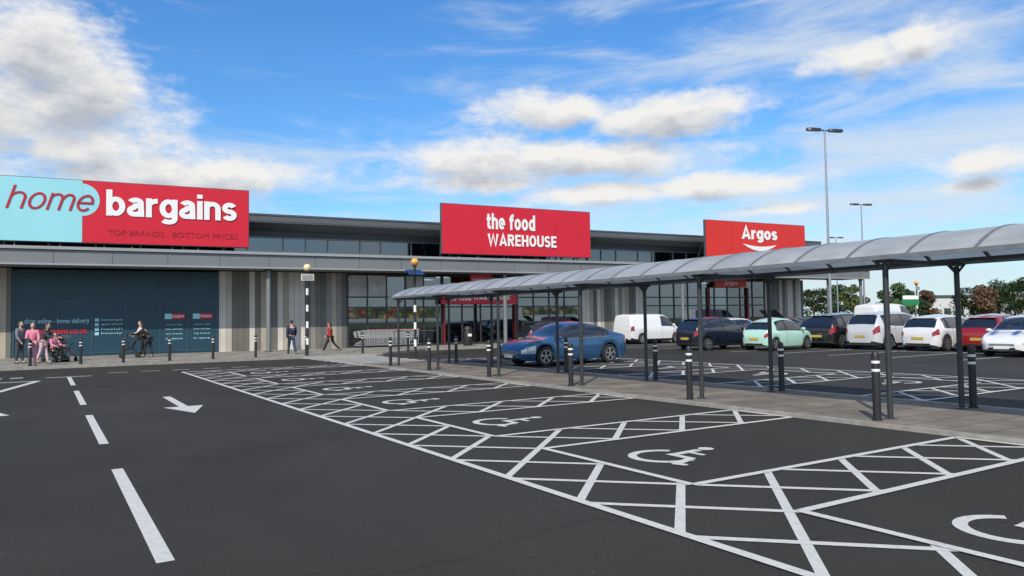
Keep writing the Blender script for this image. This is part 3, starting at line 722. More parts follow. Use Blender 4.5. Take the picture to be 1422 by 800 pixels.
def car(name, label, cat, loc, rz, ty, L, W, H, col, metal=.35, rw=.31, group='parked cars', rimcol=None):
    NC[0] += 1
    T = TY[ty]; t = thing(name, label, cat, loc, rz, group)
    pm = mat('car_paint_%d' % NC[0], col, .26, metal, var=.03, coat=1)
    hw = W/2; Ra = rw+.05
    wid = WIDV if ty == 'van' else WID
    sw = [T['wh'][0], T['wh'][1]]
    S = set([i/60 for i in range(61)])
    for k in ('ws', 'rw', 'sg', 'cp', 'hl'):
        for q in T[k]:
            if 0 < q < 1: S.add(q)
    S |= {T['bp']-.01, T['bp']+.01, .012, .006, .03, .055, .985, .993}
    for w_ in sw:
        for j in range(-6, 7): S.add(w_+Ra/L*math.sin(math.pi/2*j/6))
    S = sorted(S); q = [S[0]]
    for s in S[1:]:
        if s-q[-1] > .0025 or s == 1: q.append(s)
    S = q
    secs = []
    for s in S:
        x = -L/2+s*L; zb = pchip(T['belt'], s)*H; zt = max(zb+.012, pchip(T['top'], s)*H); w = pchip(wid, s)*hw
        z0 = .19+.10*max(0, (abs(s-.5)-.42)/.08)**1.5
        zA = z0
        for w_ in sw:
            dx = abs(x-(-L/2+w_*L))
            if dx < Ra+1e-6: zA = max(z0, rw+math.sqrt(max(0, Ra*Ra-dx*dx)))
        zl = max(z0+.12, zA+.02)
        fr = max(0, min(1, (zt-zb)/(H-zb)))
        tum = .14 if ty == 'van' else .255
        wt = w*(.93-tum*fr**.9)
        crown = .012+.03*fr
        p = [(0, zA), (w*.93, zA), (w*.975, zl), (w*.995, zl+(zb-zl)*.30), (w*1.0, zl+(zb-zl)*.60), (w*.985, zl+(zb-zl)*.86), (w*.945, zb),
             (w*.945+(wt-w*.945)*.42, zb+(zt-zb)*.46), (wt, zb+(zt-zb)*.86), (wt*.95, zb+(zt-zb)*.94), (wt*.80, zt-.012*fr), (wt*.42, zt+crown*.55), (0, zt+crown)]
        secs.append([(x, y, z) for y, z in p])
    groups = {}
    body = MB(); nS = len(S); nP = 13
    bv = []
    for sec in secs: bv += sec
    for sec in secs: bv += [(x, -y, z) for x, y, z in sec]
    off = nS*nP; bf = []
    for i in range(nS-1):
        sm = (S[i]+S[i+1])/2
        for r in range(nP-1):
            for side in (0, 1):
                o = off*side
                idx = (o+i*nP+r, o+(i+1)*nP+r, o+(i+1)*nP+r+1, o+i*nP+r+1)
                if side: idx = idx[::-1]
                key = None
                if r in (6, 7) and T['sg'][0] < sm < T['sg'][1]:
                    if abs(sm-T['bp']) < .01 or T['cp'][0] < sm < T['cp'][1]: key = ('pillar_trim', side, 0 if sm < (T['bp']+T['cp'][1])/2 else 1)
                    else: key = ('side_window', side, 0 if sm < T['cp'][0] else (1 if sm < T['bp'] else 2))
                elif r in (9, 10, 11) and T['ws'][0] < sm < T['ws'][1]: key = ('windscreen',)
                elif r in (9, 10, 11) and T['rw'][0] < sm < T['rw'][1]: key = ('rear_window',)
                elif r in (3, 4) and T['hl'][0] < sm < T['hl'][1]: key = ('headlight', side)
                elif r in (4, 5) and sm < (.055 if ty != 'city' else .03) and sm > (.003 if ty != 'van' else -1): key = ('taillight', side)
                elif r == 1 and ty in ('suv', 'van'): key = ('sill_trim', side)
                if key: groups.setdefault(key, MB()).add([bv[k] for k in idx], [(0, 1, 2, 3)])
                else: bf.append(idx)
    for i in (0, nS-1):
        for r in range(nP-1):
            a, b2, c, d = i*nP+r, i*nP+r+1, off+i*nP+r+1, off+i*nP+r
            bf.append((a, b2, c, d) if i == 0 else (d, c, b2, a))
    body.add(bv, bf)
    body.obj('body', pm, t, True, 50)
    mm_ = {'side_window': M_CGLASS, 'windscreen': M_CGLASS, 'rear_window': M_CGLASS, 'pillar_trim': M_BLACK, 'headlight': M_HLIGHT, 'taillight': M_TLIGHT, 'sill_trim': M_BLACK}
    for k, g_ in groups.items():
        vm = {}; nv = []; nf = []
        for f in g_.f:
            nn = []
            for i in f:
                kk = tuple(round(c, 5) for c in g_.v[i])
                if kk not in vm: vm[kk] = len(nv); nv.append(kk)
                nn.append(vm[kk])
            nf.append(nn)
        MB().add(nv, nf).obj(k[0], mm_[k[0]], t, True, 50)
    MB().box(-L*.45, L*.45, -hw*.72, hw*.72, .2, .45).obj('underbody', M_BLACK, t)
    fw = hw*.60
    MB().box(L/2-.05, L/2+.006, -fw*.85, fw*.85, .19*H, .235*H).obj('air_intake', M_BLACK, t)
    MB().box(L/2-.05, L/2+.008, -fw*.8, fw*.8, .275*H, .325*H).obj('grille', M_CHROME, t)
    MB().box(L/2+.004, L/2+.02, -.26, .26, .24*H-.055, .24*H+.055).obj('number_plate', M_WHITE, t)
    pz = (.36 if ty != 'van' else .3)*H
    MB().box(-L/2-.016, -L/2-.002, -.26, .26, pz-.055, pz+.055).obj('number_plate', M_PLY, t)
    MB().box(-L/2-.01, -L/2+.05, -hw*.60, hw*.60, .27, .34).obj('bumper_trim', M_BLACK, t)
    if ty in ('hatch', 'suv', 'city'):
        q = T['rw'][1]+.012; xq = -L/2+q*L; zq = pchip(T['top'], q)*H
        MB().beam((xq+.05, 0, zq+.03), (xq-.13, 0, zq+.012), hw*1.18, .025).obj('spoiler', pm, t)
        MB().beam((-L/2+.036*L, -.02, pchip(T['top'], .036)*H+.03), (-L/2+.075*L, .28, pchip(T['top'], .075)*H+.05), .02, .015).obj('wiper', M_BLACK, t)
    for s in (-1, 1):
        xm = -L/2+(T['ws'][1]-.05)*L; zm = pchip(T['belt'], .7)*H
        MB().ell((xm, s*(hw*.93+.13), zm+.08), (.07, .11, .07), 10, 6).beam((xm, s*hw*.90, zm+.03), (xm, s*(hw*.93+.08), zm+.06), .04, .03).obj('door_mirror', pm, t, True)
        for q in ((T['bp']+.03, T['bp']-.17) if ty not in ('van', 'city') else (T['bp']+.04,)):
            xq = -L/2+q*L; zq = pchip(T['belt'], q)*H; MB().box(xq-.09, xq+.09, s*hw*.985-.01, s*hw*.985+.022, zq-.135, zq-.11).obj('door_handle', pm, t)
        mbt = MB(); q = T['sg'][0]+.01; qs = [q+(T['sg'][1]-.01-q)*j/8 for j in range(9)]
        for j in range(8):
            mbt.beam((-L/2+qs[j]*L, s*(pchip(wid, qs[j])*hw*.945+.004), pchip(T['belt'], qs[j])*H), (-L/2+qs[j+1]*L, s*(pchip(wid, qs[j+1])*hw*.945+.004), pchip(T['belt'], qs[j+1])*H), .012, .022)
        mbt.obj('window_trim', M_CHROME if ty == 'sedan' or NC[0] % 3 == 0 else M_BLACK, t)
        for q in ((T['bp'], T['ws'][1]-.03, T['wh'][0]+.10) if ty not in ('van', 'city') else (T['bp'], T['ws'][1]-.03)):
            mbs = MB(); xq = -L/2+q*L; zb = pchip(T['belt'], q)*H; zl = .31; w = pchip(wid, q)*hw
            pr = [(w*.975, zl), (w*.995, zl+(zb-zl)*.30), (w*1.0, zl+(zb-zl)*.60), (w*.985, zl+(zb-zl)*.86), (w*.945, zb)]
            for j in range(4):
                mbs.beam((xq, s*(pr[j][0]+.001), pr[j][1]), (xq, s*(pr[j+1][0]+.001), pr[j+1][1]), .007, .008)
            mbs.obj('door_seam', M_BLACK, t)
    rm = mat(rimcol[0], rimcol[1], .3, .7) if rimcol else M_RIM
    for w_ in sw:
        for s in (-1, 1):
            cx = -L/2+w_*L; cy = s*(hw-.115)
            ty_ = MB().lathe([(rw*.64, -.10), (rw*.95, -.10), (rw, -.075), (rw, .075), (rw*.95, .10), (rw*.64, .10), (rw*.64, -.1)], (cx, cy, rw), 24, axis='y').obj('wheel', M_TYRE, t, True)
            MB().cyl((cx, cy+s*.03, rw), (cx, cy+s*.04, rw), rw*.66, n=20).obj('rim_backing', M_BLACK, ty_, True)  # plain dark backing disc filling the gaps between the spokes
            r_ = MB(); r_.lathe([(rw*.60, 0), (rw*.67, 0), (rw*.67, .03*s), (rw*.60, .03*s), (rw*.6, 0)], (cx, cy+s*.075, rw), 24, axis='y')
            r_.cyl((cx, cy+s*.06, rw), (cx, cy+s*.1, rw), rw*.16, n=12)
            for j in range(5):
                a = 2*math.pi*j/5+.3
                for da in (-.14, .14):
                    r_.beam((cx+rw*.12*math.cos(a), cy+s*.09, rw+rw*.12*math.sin(a)), (cx+rw*.62*math.cos(a+da), cy+s*.08, rw+rw*.62*math.sin(a+da)), .035, .03)
            r_.obj('rim', rm, ty_, True)
    return t
H0 = AANG            # heading +a
H1 = AANG+math.pi    # heading -a
car('parked_car', 'metallic blue fastback car with alloy wheels parked beside covered walkway', 'car', AB(15.9, 21.9), H1, 'sedan', 4.7, 1.84, 1.48, (.03, .105, .23), .4, .335)
car('parked_van', 'small white panel van parked in front of the striped store wall', 'van', AB(32.3, 35.4), H0, 'van', 4.38, 1.81, 1.82, (.75, .76, .77), 0, .31, rimcol=('steel_white', (.6, .6, .6)))
car('parked_car', 'dark navy compact people carrier parked left of the mint car', 'car', AB(28.3, 26.2), H0-.03, 'suv', 4.1, 1.72, 1.56, (.012, .018, .035), .4, .30)
car('parked_car', 'pale mint green small rounded city car', 'car', AB(29.6, 23.5), H0+.03, 'city', 3.57, 1.63, 1.49, (.42, .66, .56), .0, .29)
dk = car('parked_car', 'black hatchback with raised tailgate behind the mint car', 'car', AB(35.3, 26.8), H0, 'hatch', 4.3, 1.8, 1.48, (.015, .015, .017), .3, .31)
MB().beam((-1.65, 0, 1.46), (-2.3, 0, 1.92), 1.15, .05).obj('raised_tailgate', M_CGLASS, dk)
car('parked_car', 'dark grey hatchback between raised tailgate car and black off-road style car', 'car', AB(35.6, 24.6), H0, 'hatch', 4.3, 1.8, 1.5, (.05, .055, .065), .5, .31)
car('parked_car', 'black off-road style car parked left of the pearl white one', 'car', AB(33.6, 22.7), H0+.02, 'suv', 4.5, 1.84, 1.66, (.012, .012, .015), .3, .34)
car('parked_car', 'pearl white tall crossover car beside black off-road style car', 'car', AB(33.4, 20.2), H0-.06, 'suv', 4.44, 1.84, 1.70, (.56, .57, .59), .1, .35)
car('parked_car', 'white five door hatchback between pearl crossover and red car', 'car', AB(33.6, 17.85), H0-.02, 'hatch', 4.2, 1.78, 1.52, (.68, .68, .69), 0, .33)
car('parked_car', 'dark red hatchback partly hidden by white car with blue markings', 'car', AB(33.7, 15.6), H0, 'hatch', 4.0, 1.74, 1.5, (.33, .012, .015), .2, .31)
c9 = car('parked_car', 'white small car with blue stripe decals at right edge', 'car', AB(30.9, 13.4), H1, 'hatch', 4.0, 1.74, 1.48, (.72, .73, .75), 0, .31)
MB().box(-1.0, .95, .868, .876, .60, .70).obj('blue_stripe', mat('decal_blue', (.02, .12, .45), .3), c9)
for y in (.30, -.45): MB().beam((1.30, y, .925), (1.72, y, .86), .16, .012).obj('bonnet_stripe', MATS['decal_blue'], c9)
car('parked_car', 'white saloon with only its roof seen behind the navy people carrier', 'car', AB(34.5, 30.3), H0, 'hatch', 4.4, 1.8, 1.5, (.7, .7, .72), 0, .31)
car('parked_van', 'tall white van far behind the row of white cars on the right', 'van', AB(50, 30.5), H0, 'van', 5.2, 1.95, 2.3, (.75, .75, .76), 0, .33)
car('parked_car', 'small dark car parked by the middle shop entrance', 'car', AB(24.5, 35.0), H0, 'hatch', 4.0, 1.75, 1.48, (.02, .022, .03), .3, .31)
car('parked_car', 'grey car parked far right behind the red hatchback', 'car', AB(47, 22.0), H0, 'hatch', 4.3, 1.8, 1.5, (.2, .21, .23), .5, .31)
car('parked_car', 'blue estate car in the distance behind black off-road style car', 'car', AB(44, 30.0), H0, 'suv', 4.4, 1.8, 1.6, (.03, .08, .2), .5, .31)
# ------------------------------------------------------------------ people
def skin(name, vs, es, rs, m, parent, sub=1):
    me = bpy.data.meshes.new(name); me.from_pydata([tuple(v) for v in vs], es, []); ob = bpy.data.objects.new('tmp', me); C.objects.link(ob)
    ob.modifiers.new('s', 'SKIN'); sv = me.skin_vertices[0].data
    for i, r in enumerate(rs): sv[i].radius = r if isinstance(r, tuple) else (r, r)
    sv[0].use_root = True
    sb = ob.modifiers.new('u', 'SUBSURF'); sb.levels = sub; sb.render_levels = sub
    dg = bpy.context.evaluated_depsgraph_get(); dg.update()
    m2 = bpy.data.meshes.new_from_object(ob.evaluated_get(dg)); bpy.data.objects.remove(ob)
    m2.materials.clear(); m2.materials.append(m); m2.name = name
    m2.polygons.foreach_set('use_smooth', [True]*len(m2.polygons))
    o = bpy.data.objects.new(name, m2); C.objects.link(o); o.parent = parent
    return o
def person(label, loc, rz, h, legs, arms, lean, top, bot, hair, longhair=False, shoe=(.05, .05, .05), pelvis=None, group='people'):
    t = thing('person', label, 'person', loc, rz, group)
    k = h/1.75
    def V(x, y, z): return Vector((x*k, y*k, z*k))
    J = {}
    low = 9
    tmp = []
    for s, (hp, kn) in zip((-1, 1), legs):
        hp, kn = R(hp), R(kn)
        ky, kz = .43*math.sin(hp), -.43*math.cos(hp); ay, az = ky+.42*math.sin(hp-kn), kz-.42*math.cos(hp-kn)
        tmp.append((s, ky, kz, ay, az)); low = min(low, az)
    pz = pelvis if pelvis else -low+.085+.02
    for s, ky, kz, ay, az in tmp:
        J['hip%d' % s] = (s*.085, 0, pz-.02); J['knee%d' % s] = (s*.09, ky, pz-.02+kz); J['ank%d' % s] = (s*.095, ay, pz-.02+az)
        J['toe%d' % s] = (s*.11, ay+.15, max(.03, pz-.02+az-.055))
    sl, cl = math.sin(R(lean)), math.cos(R(lean))
    def T(x, d, y=0): return (x, d*sl+y*cl, pz+d*cl)
    J['pel'] = (0, 0, pz); J['wst'] = T(0, .18); J['chs'] = T(0, .40); J['nek'] = T(0, .53); 
    hl = R(lean*.6); hb_ = J['nek']; J['hd'] = (0, hb_[1]+.13*math.sin(hl)+.015, hb_[2]+.13*math.cos(hl))
    for s, (sa, el) in zip((-1, 1), arms):
        sh = T(s*.175, .47); sa, el = R(sa+lean*.3), R(el)
        e = (s*.215, sh[1]+.28*math.sin(sa), sh[2]-.28*math.cos(sa)); w = (s*.205, e[1]+.25*math.sin(sa+el), e[2]-.25*math.cos(sa+el))
        hd = (s*.20, w[1]+.09*math.sin(sa+el), w[2]-.09*math.cos(sa+el))
        J['sh%d' % s] = sh; J['el%d' % s] = e; J['wr%d' % s] = w; J['ha%d' % s] = hd
    def build(name, names, edges, rad, m, add=0):
        idx = {n: i for i, n in enumerate(names)}
        return skin(name, [V(*J[n]) for n in names], [(idx[a], idx[b]) for a, b in edges], [tuple((q+add)*k for q in (rad[n] if isinstance(rad[n], tuple) else (rad[n], rad[n]))) for n in names], m, t)
    rad = {'pel': (.13, .10), 'wst': (.12, .09), 'chs': (.15, .105), 'nek': .05, 'hd': (.03, .03)}
    for s in (-1, 1): rad.update({'hip%d' % s: .085, 'knee%d' % s: .055, 'ank%d' % s: .038, 'toe%d' % s: .035, 'sh%d' % s: .06, 'el%d' % s: .042, 'wr%d' % s: .03, 'ha%d' % s: (.018, .035)})
    ed = [('pel', 'wst'), ('wst', 'chs'), ('chs', 'nek'), ('nek', 'hd')]
    for s in (-1, 1): ed += [('pel', 'hip%d' % s), ('hip%d' % s, 'knee%d' % s), ('knee%d' % s, 'ank%d' % s), ('ank%d' % s, 'toe%d' % s), ('chs', 'sh%d' % s), ('sh%d' % s, 'el%d' % s), ('el%d' % s, 'wr%d' % s), ('wr%d' % s, 'ha%d' % s)]
    nm = list(dict.fromkeys([x for e in ed for x in e]))
    body = build('body', nm, ed, rad, M_SKIN)
    mb = MB(); hc = V(*J['hd']); hx = Matrix.Rotation(-hl, 3, 'X')
    mb.ell(hc+Vector((0, .01, .045))*k, (.075*k, .092*k, .115*k), 14, 10, rot=hx)
    mb.ell(hc+Vector((0, .105, .03))*k, (.013*k, .02*k, .022*k), 6, 4)
    mb.ell(hc+Vector((0, .092, -.015))*k, (.025*k, .01*k, .008*k), 6, 4)
    for s in (-1, 1): mb.ell(hc+Vector((s*.076, .0, .04))*k, (.01*k, .02*k, .03*k), 6, 4)
    for s in (-1, 1):
        p = V(*J['ha%d' % s]); w = V(*J['wr%d' % s]); d = (p-w).normalized(); side = Vector((0, 1, 0)) if abs(d.y) < .7 else Vector((0, 0, 1))
        for j, ln in enumerate((.065, .075, .07, .055)):
            b0 = p+side*((j-1.5)*.019*k); b1 = b0+d*ln*.55*k; b2 = b1+(d+Vector((-s*.5, 0, 0))).normalized()*ln*.5*k
            mb.cyl(b0, b1, .009*k, .008*k, 6); mb.cyl(b1, b2, .008*k, .006*k, 6)
        th = w+d*.03*k+side*.03*k; mb.cyl(th, th+(d+side*.8).normalized()*.055*k, .011*k, .008*k, 6)
    me = body.data
    bm = bmesh.new(); bm.from_mesh(me); vv = [bm.verts.new(v) for v in mb.v]
    for f in mb.f:
        try: bm.faces.new([vv[i] for i in f]).smooth = True
        except Exception: pass
    bm.to_mesh(me); bm.free()
    for s in (-1, 1): MB().ell(hc+Vector((s*.028, .098, .05))*k, (.009*k, .005*k, .006*k), 6, 4).obj('eye', M_BLACK, t, True)
    nT = ['chs', 'wst', 'pel', 'nek']; eT = [('chs', 'wst'), ('wst', 'pel'), ('chs', 'nek')]
    for s in (-1, 1): nT += ['sh%d' % s, 'el%d' % s, 'wr%d' % s]; eT += [('chs', 'sh%d' % s), ('sh%d' % s, 'el%d' % s), ('el%d' % s, 'wr%d' % s)]
    build('jacket', nT, eT, rad, mat('cloth_%s' % str(top), top, .85, var=.15, scale=12), .022)
    nB = ['pel']; eB = []
    for s in (-1, 1): nB += ['hip%d' % s, 'knee%d' % s, 'ank%d' % s]; eB += [('pel', 'hip%d' % s), ('hip%d' % s, 'knee%d' % s), ('knee%d' % s, 'ank%d' % s)]
    build('trousers', nB, eB, rad, mat('cloth_%s' % str(bot), bot, .85, var=.15, scale=12), .012)
    for s in (-1, 1):
        a = V(*J['ank%d' % s]); q = V(*J['toe%d' % s]); q.z = max(q.z, .035*k)
        MB().cyl(a+Vector((0, -.05*k, -.04*k)), q, .045*k, .04*k, 10).ell(q, (.043*k, .05*k, .035*k), 10, 6).obj('shoe', mat('shoe_%s' % str(shoe), shoe, .5), t, True)
    hm = mat('hair_%s' % str(hair), hair, .6, var=.3, scale=30)
    mb = MB(); mb.ell(hc+Vector((0, -.015, .07))*k, (.084*k, .092*k, .105*k), 14, 8, rot=hx)
    if longhair: mb.ell(hc+Vector((0, -.07, -.03))*k, (.075*k, .045*k, .14*k), 12, 8)
    mb.obj('hair', hm, t, True)
    return t
def face(dx, dy): return math.atan2(dy, dx)-math.pi/2
NAVY = (.015, .022, .05); BLK = (.015, .015, .016)
person('person in dark navy jacket and jeans walking left of the column beside beacon', G(405, 495, .0), face(-.5, .85), 1.78, ((22, 8), (-18, 22)), ((-18, 20), (15, 25)), 3, NAVY, (.03, .05, .09), (.04, .03, .02))
person('person in red top and black trousers striding on crossing', G(459, 490, .0), face(-.97, .2), 1.68, ((30, 6), (-28, 22)), ((-25, 25), (22, 30)), 4, (.35, .02, .03), BLK, (.06, .035, .02), True)
person('person in grey hooded top standing at far left of shopfront', G(27, 505, .11), face(.9, -.1), 1.7, ((5, 2), (-4, 4)), ((10, 60), (5, 30)), 2, (.16, .17, .19), (.05, .05, .06), (.05, .035, .02))
person('person in pink tracksuit standing next to grey hooded person', G(45, 508, .11), face(.5, -.8), 1.62, ((4, 2), (-5, 5)), ((12, 50), (20, 70)), 3, (.70, .22, .32), (.65, .25, .33), (.20, .11, .05), True)
person('person in dark top and pale trousers leaning over the grey buggy', G(60, 505, .11), face(.95, .1), 1.62, ((12, 4), (-12, 10)), ((35, 40), (35, 40)), 14, (.05, .04, .05), (.6, .4, .42), (.05, .03, .02), True)
person('person in black coat bending forward over black buggy', G(207, 496, .11), face(-.95, -.1), 1.66, ((20, 10), (-5, 8)), ((40, 30), (35, 35)), 34, BLK, (.02, .02, .025), (.03, .02, .015), True)
person('person in white top and black trousers behind black buggy', G(197, 494, .11), face(-.7, -.6), 1.68, ((5, 2), (-8, 6)), ((15, 50), (20, 50)), 6, (.6, .6, .6), BLK, (.05, .03, .02), True)
person('person in pink seated low on mobility scooter seat by left group', G(74, 503, .11), face(.9, -.35), 1.5, ((82, 80), (78, 84)), ((30, 50), (25, 55)), 5, (.6, .2, .3), BLK, (.06, .04, .02), True)
def buggy(loc, rz, label, fab):
    t = thing('pushchair', label, 'pushchair', loc, rz, 'pushchairs outside the shop')
    m = mat('buggy_%s' % str(fab), fab, .8)
    mb = MB()
    for s in (-.22, .22): mb.cyl((s, -.45, 1.0), (s, .35, .2), .014, n=6).cyl((s, .2, .8), (s, -.35, .12), .014, n=6)
    mb.cyl((-.22, -.45, 1.0), (.22, -.45, 1.0), .018, n=6).cyl((-.22, -.35, .12), (.22, -.35, .12), .012, n=6)
    mb.obj('frame', M_BLACK, t)
    MB().beam((0, .28, .48), (0, -.05, .42), .38, .06).beam((0, -.05, .42), (0, -.28, .92), .38, .05).beam((0, .28, .46), (0, .38, .22), .3, .04).obj('seat', m, t)
    mb = MB(); vs = []
    for i in range(9):
        a = R(10+130*i/8)
        for s in (-.21, .21): vs.append((s, -.12-.30*math.cos(a)*1+.05, .78+.34*math.sin(a)))
    mb.add(vs, [(2*i, 2*i+1, 2*i+3, 2*i+2) for i in range(8)]); mb.obj('hood', m, t)
    for x in (-.24, .24):
        for y, r in ((-.35, .13), (.34, .1)):
            MB().cyl((x-.015, y, r), (x+.015, y, r), r, n=14).obj('wheel', M_TYRE, t, True)
    return t
buggy(G(181, 497, .11), face(-.9, -.3), 'black pushchair in front of the blue shopfront panels', (.02, .02, .022))
buggy(G(90, 502, .11), face(.9, -.3), 'grey pushchair at left end of shopfront', (.08, .08, .09))
t = thing('mobility_scooter', 'low dark scooter seat carrying the seated person in pink', 'scooter', G(74, 503, .11), face(.9, -.35))
MB().box(-.22, .22, -.22, .2, .36, .41).obj('seat', M_BLACK, t); MB().box(-.22, .22, -.28, -.22, .40, .8).obj('backrest', M_BLACK, t)
MB().box(-.24, .24, -.35, .6, .1, .16).cyl((0, -.02, .16), (0, -.02, .36), .05).obj('chassis', M_DGREY, t)
MB().cyl((0, .62, .14), (0, .5, .8), .02, n=8).cyl((-.25, .5, .8), (.25, .5, .8), .015, n=8).obj('tiller', M_BLACK, t)
for x in (-.26, .26):
    for y in (-.25, .5): MB().cyl((x-.03, y, .11), (x+.03, y, .11), .11, n=14).obj('wheel', M_TYRE, t, True)
# ------------------------------------------------------------------ trolleys
def trolley(label):
    t = thing('shopping_trolley', label, 'trolley', group='nested shopping trolleys')
    mb = MB(); top = [(-.27, -.42, 1.0), (.27, -.42, 1.0), (.2, .45, .92), (-.2, .45, .92)]; bot = [(-.2, -.3, .55), (.2, -.3, .55), (.16, .38, .6), (-.16, .38, .6)]
    for i in range(4):
        mb.cyl(top[i], top[(i+1) % 4], .014, n=5); mb.cyl(bot[i], bot[(i+1) % 4], .01, n=5)
        for j in range(7):
            u = j/7; a = Vector(top[i]).lerp(Vector(top[(i+1) % 4]), u); b = Vector(bot[i]).lerp(Vector(bot[(i+1) % 4]), u); mb.cyl(a, b, .008, n=4)
        for v in (.33, .66):
            a = Vector(top[i]).lerp(Vector(bot[i]), v); b = Vector(top[(i+1) % 4]).lerp(Vector(bot[(i+1) % 4]), v); mb.cyl(a, b, .007, n=4)
    mb.obj('basket', M_WIRE, t)
    mb = MB()
    for s in (-.22, .22): mb.cyl((s, -.42, 1.0), (s, -.36, .14), .014, n=6).cyl((s, -.36, .14), (s*.8, .45, .14), .014, n=6).cyl((s, -.3, .55), (s*.85, .4, .2), .012, n=6)
    mb.obj('chassis', M_WIRE, t)
    MB().cyl((-.27, -.45, 1.02), (.27, -.45, 1.02), .022, n=8).obj('handle', M_RED, t)
    for s in (-.22, .22):
        for y in (-.36, .42): MB().cyl((s-.015, y, .06), (s+.015, y, .06), .06, n=10).obj('wheel', M_BLACK, t)
    return t
tr0 = trolley('leftmost trolley of the nested row in front of the glazed shopfront')
Pw = G(503, 483, .11); tr0.location = Pw; dv = Vector((.887, .462, 0)); tr0.rotation_euler = (0, 0, face(-.887, -.462))
NW = ['', 'two', 'three', 'four', 'five', 'six', 'seven', 'eight', 'nine', 'ten', 'eleven', 'twelve']
for i in range(1, 12): dup(tr0, Pw+dv*.27*i, face(-.887, -.462), 'trolley number %s from left in the nested row before the glazed shopfront' % NW[i])
def rail(p, q, label):
    d = (q-p); L = d.length; t = thing('guard_rail', label, 'railing', p, math.atan2(d.y, d.x))
    MB().cyl((0, 0, .95), (L, 0, .95), .022, n=8).obj('rail', M_DGREY, t, True)
    k = int(L/1.5)+1
    for i in range(k+1): MB().cyl((L*i/k, 0, 0), (L*i/k, 0, .95), .022, n=8).obj('post', M_DGREY, t, True)
rail(G(548, 484, .11), G(607, 482, .11), 'dark hoop rail to the right of nested trolleys')
def bin_(loc, label):
    t = thing('litter_bin', label, 'bin', loc, BR)
    MB().lathe([(.24, 0), (.26, .05), (.26, .85), (.24, .9)], n=18).obj('body', M_BLACK, t, True)
    MB().lathe([(.27, .9), (.27, 1.0), (.2, 1.12), (0, 1.16)], n=18).obj('lid', M_BLACK, t, True)
    MB().box(-.12, .12, -.275, -.262, .55, .7).obj('label_plate', M_TWHITE, t)
bin_(G(650, 480, .11), 'black litter bin near the red framed shop entrance')
# ------------------------------------------------------------------ far right
t = thing('direction_sign', 'green and white car park sign on two posts beyond the white cars', 'sign', PD(1264, 60), R(10))
MB().box(-.75, .75, -.03, .03, 2.3, 3.1).obj('sign_panel', mat('sign_green', (.02, .2, .08), .4), t)
MB().box(-.7, .7, -.045, -.032, 2.75, 3.05).obj('white_panel', M_TWHITE, t)
for x in (-.5, .5): MB().cyl((x, .06, 0), (x, .06, 3.1), .04, n=8).obj('post', M_CHROME, t)
def farb(px, Y, w, d, h, col, label):
    t = thing('distant_building', label, 'building', PD(px, Y), R(12))
    MB().box(-w/2, w/2, 0, d, 0, h).obj('wall', mat('far_%s' % str(col), col, .7), t)
    MB().box(-w/2-.3, w/2+.3, -.3, d+.3, h, h+.4).obj('roof', M_DGREY, t)
    k = int(w/3)
    for i in range(k): MB().box(-w/2+1+i*3, -w/2+2.6+i*3, -.03, -.002, 1.2, 2.6).obj('window', M_CGLASS, t)
farb(1325, 150, 13, 12, 4.8, (.6, .6, .6), 'far white flat roofed unit beyond the car park')
farb(1395, 170, 14, 10, 5.2, (.45, .4, .35), 'far beige flat roofed unit at right edge behind trees')
def leafmat(name, c):
    m = bpy.data.materials.new(name); m.use_nodes = True
    n, l = nt(m); b = n['Principled BSDF']; b.inputs['Roughness'].default_value = .6
    tc = n.new('ShaderNodeTexCoord'); no = n.new('ShaderNodeTexNoise'); no.inputs['Scale'].default_value = 1.3; no.inputs['Detail'].default_value = 5; l.new(tc.outputs['Object'], no.inputs['Vector'])
    cr = n.new('ShaderNodeValToRGB'); cr.color_ramp.elements[0].position = .35; cr.color_ramp.elements[1].position = .65
    cr.color_ramp.elements[0].color = (c[0]*.45, c[1]*.45, c[2]*.45, 1); cr.color_ramp.elements[1].color = (c[0]*1.5, c[1]*1.5, c[2]*1.5, 1)
    l.new(no.outputs['Fac'], cr.inputs[0]); l.new(cr.outputs[0], b.inputs['Base Color']); return m
LM = [leafmat('leaf_green', (.055, .095, .022)), leafmat('leaf_olive', (.075, .10, .025)), leafmat('leaf_rust', (.11, .065, .03)), leafmat('leaf_deep', (.03, .065, .02))]
M_BARK = mat('bark', (.09, .07, .05), .9, bump=.4, bscale=10)
def leaves(mb, cen, rad, n, sz):
    for _ in range(n):
        v = Vector((random.gauss(0, 1), random.gauss(0, 1), random.gauss(0, 1))).normalized()*random.random()**.4
        p = Vector(cen)+Vector((v.x*rad[0], v.y*rad[1], v.z*rad[2]))
        u = Vector((random.gauss(0, 1), random.gauss(0, 1), random.gauss(0, 1))).normalized(); w = u.orthogonal().normalized()
        s = sz*random.uniform(.6, 1.3)
        mb.add([p-u*s, p-w*s*.5, p+u*s, p+w*s*.5], [(0, 1, 2, 3)])
def tree(px, Y, h, w, m, label):
    t = thing('tree', label, 'tree', PD(px, Y), random.uniform(0, 6), 'trees beyond the car park')
    mb = MB().cyl((0, 0, 0), (.1, 0, h*.45), .2, .12, 8)
    for i in range(6):
        a = i*1.05; mb.cyl((.05, 0, h*(.25+.04*i)), (w*.3*math.cos(a), w*.3*math.sin(a), h*random.uniform(.6, .85)), .08, .02, 6)
    mb.obj('trunk', M_BARK, t)
    mb = MB()
    for i in range(17):
        a = random.uniform(0, 6.28); z = random.uniform(.28, .92); r = w*.5*math.sqrt(max(.05, 1-((z-.55)/.45)**2))*random.uniform(.1, .85)
        leaves(mb, (r*math.cos(a), r*math.sin(a), h*z), (w*.19, w*.19, h*.11), 170, .2)
    mb.obj('crown', LM[m], t)
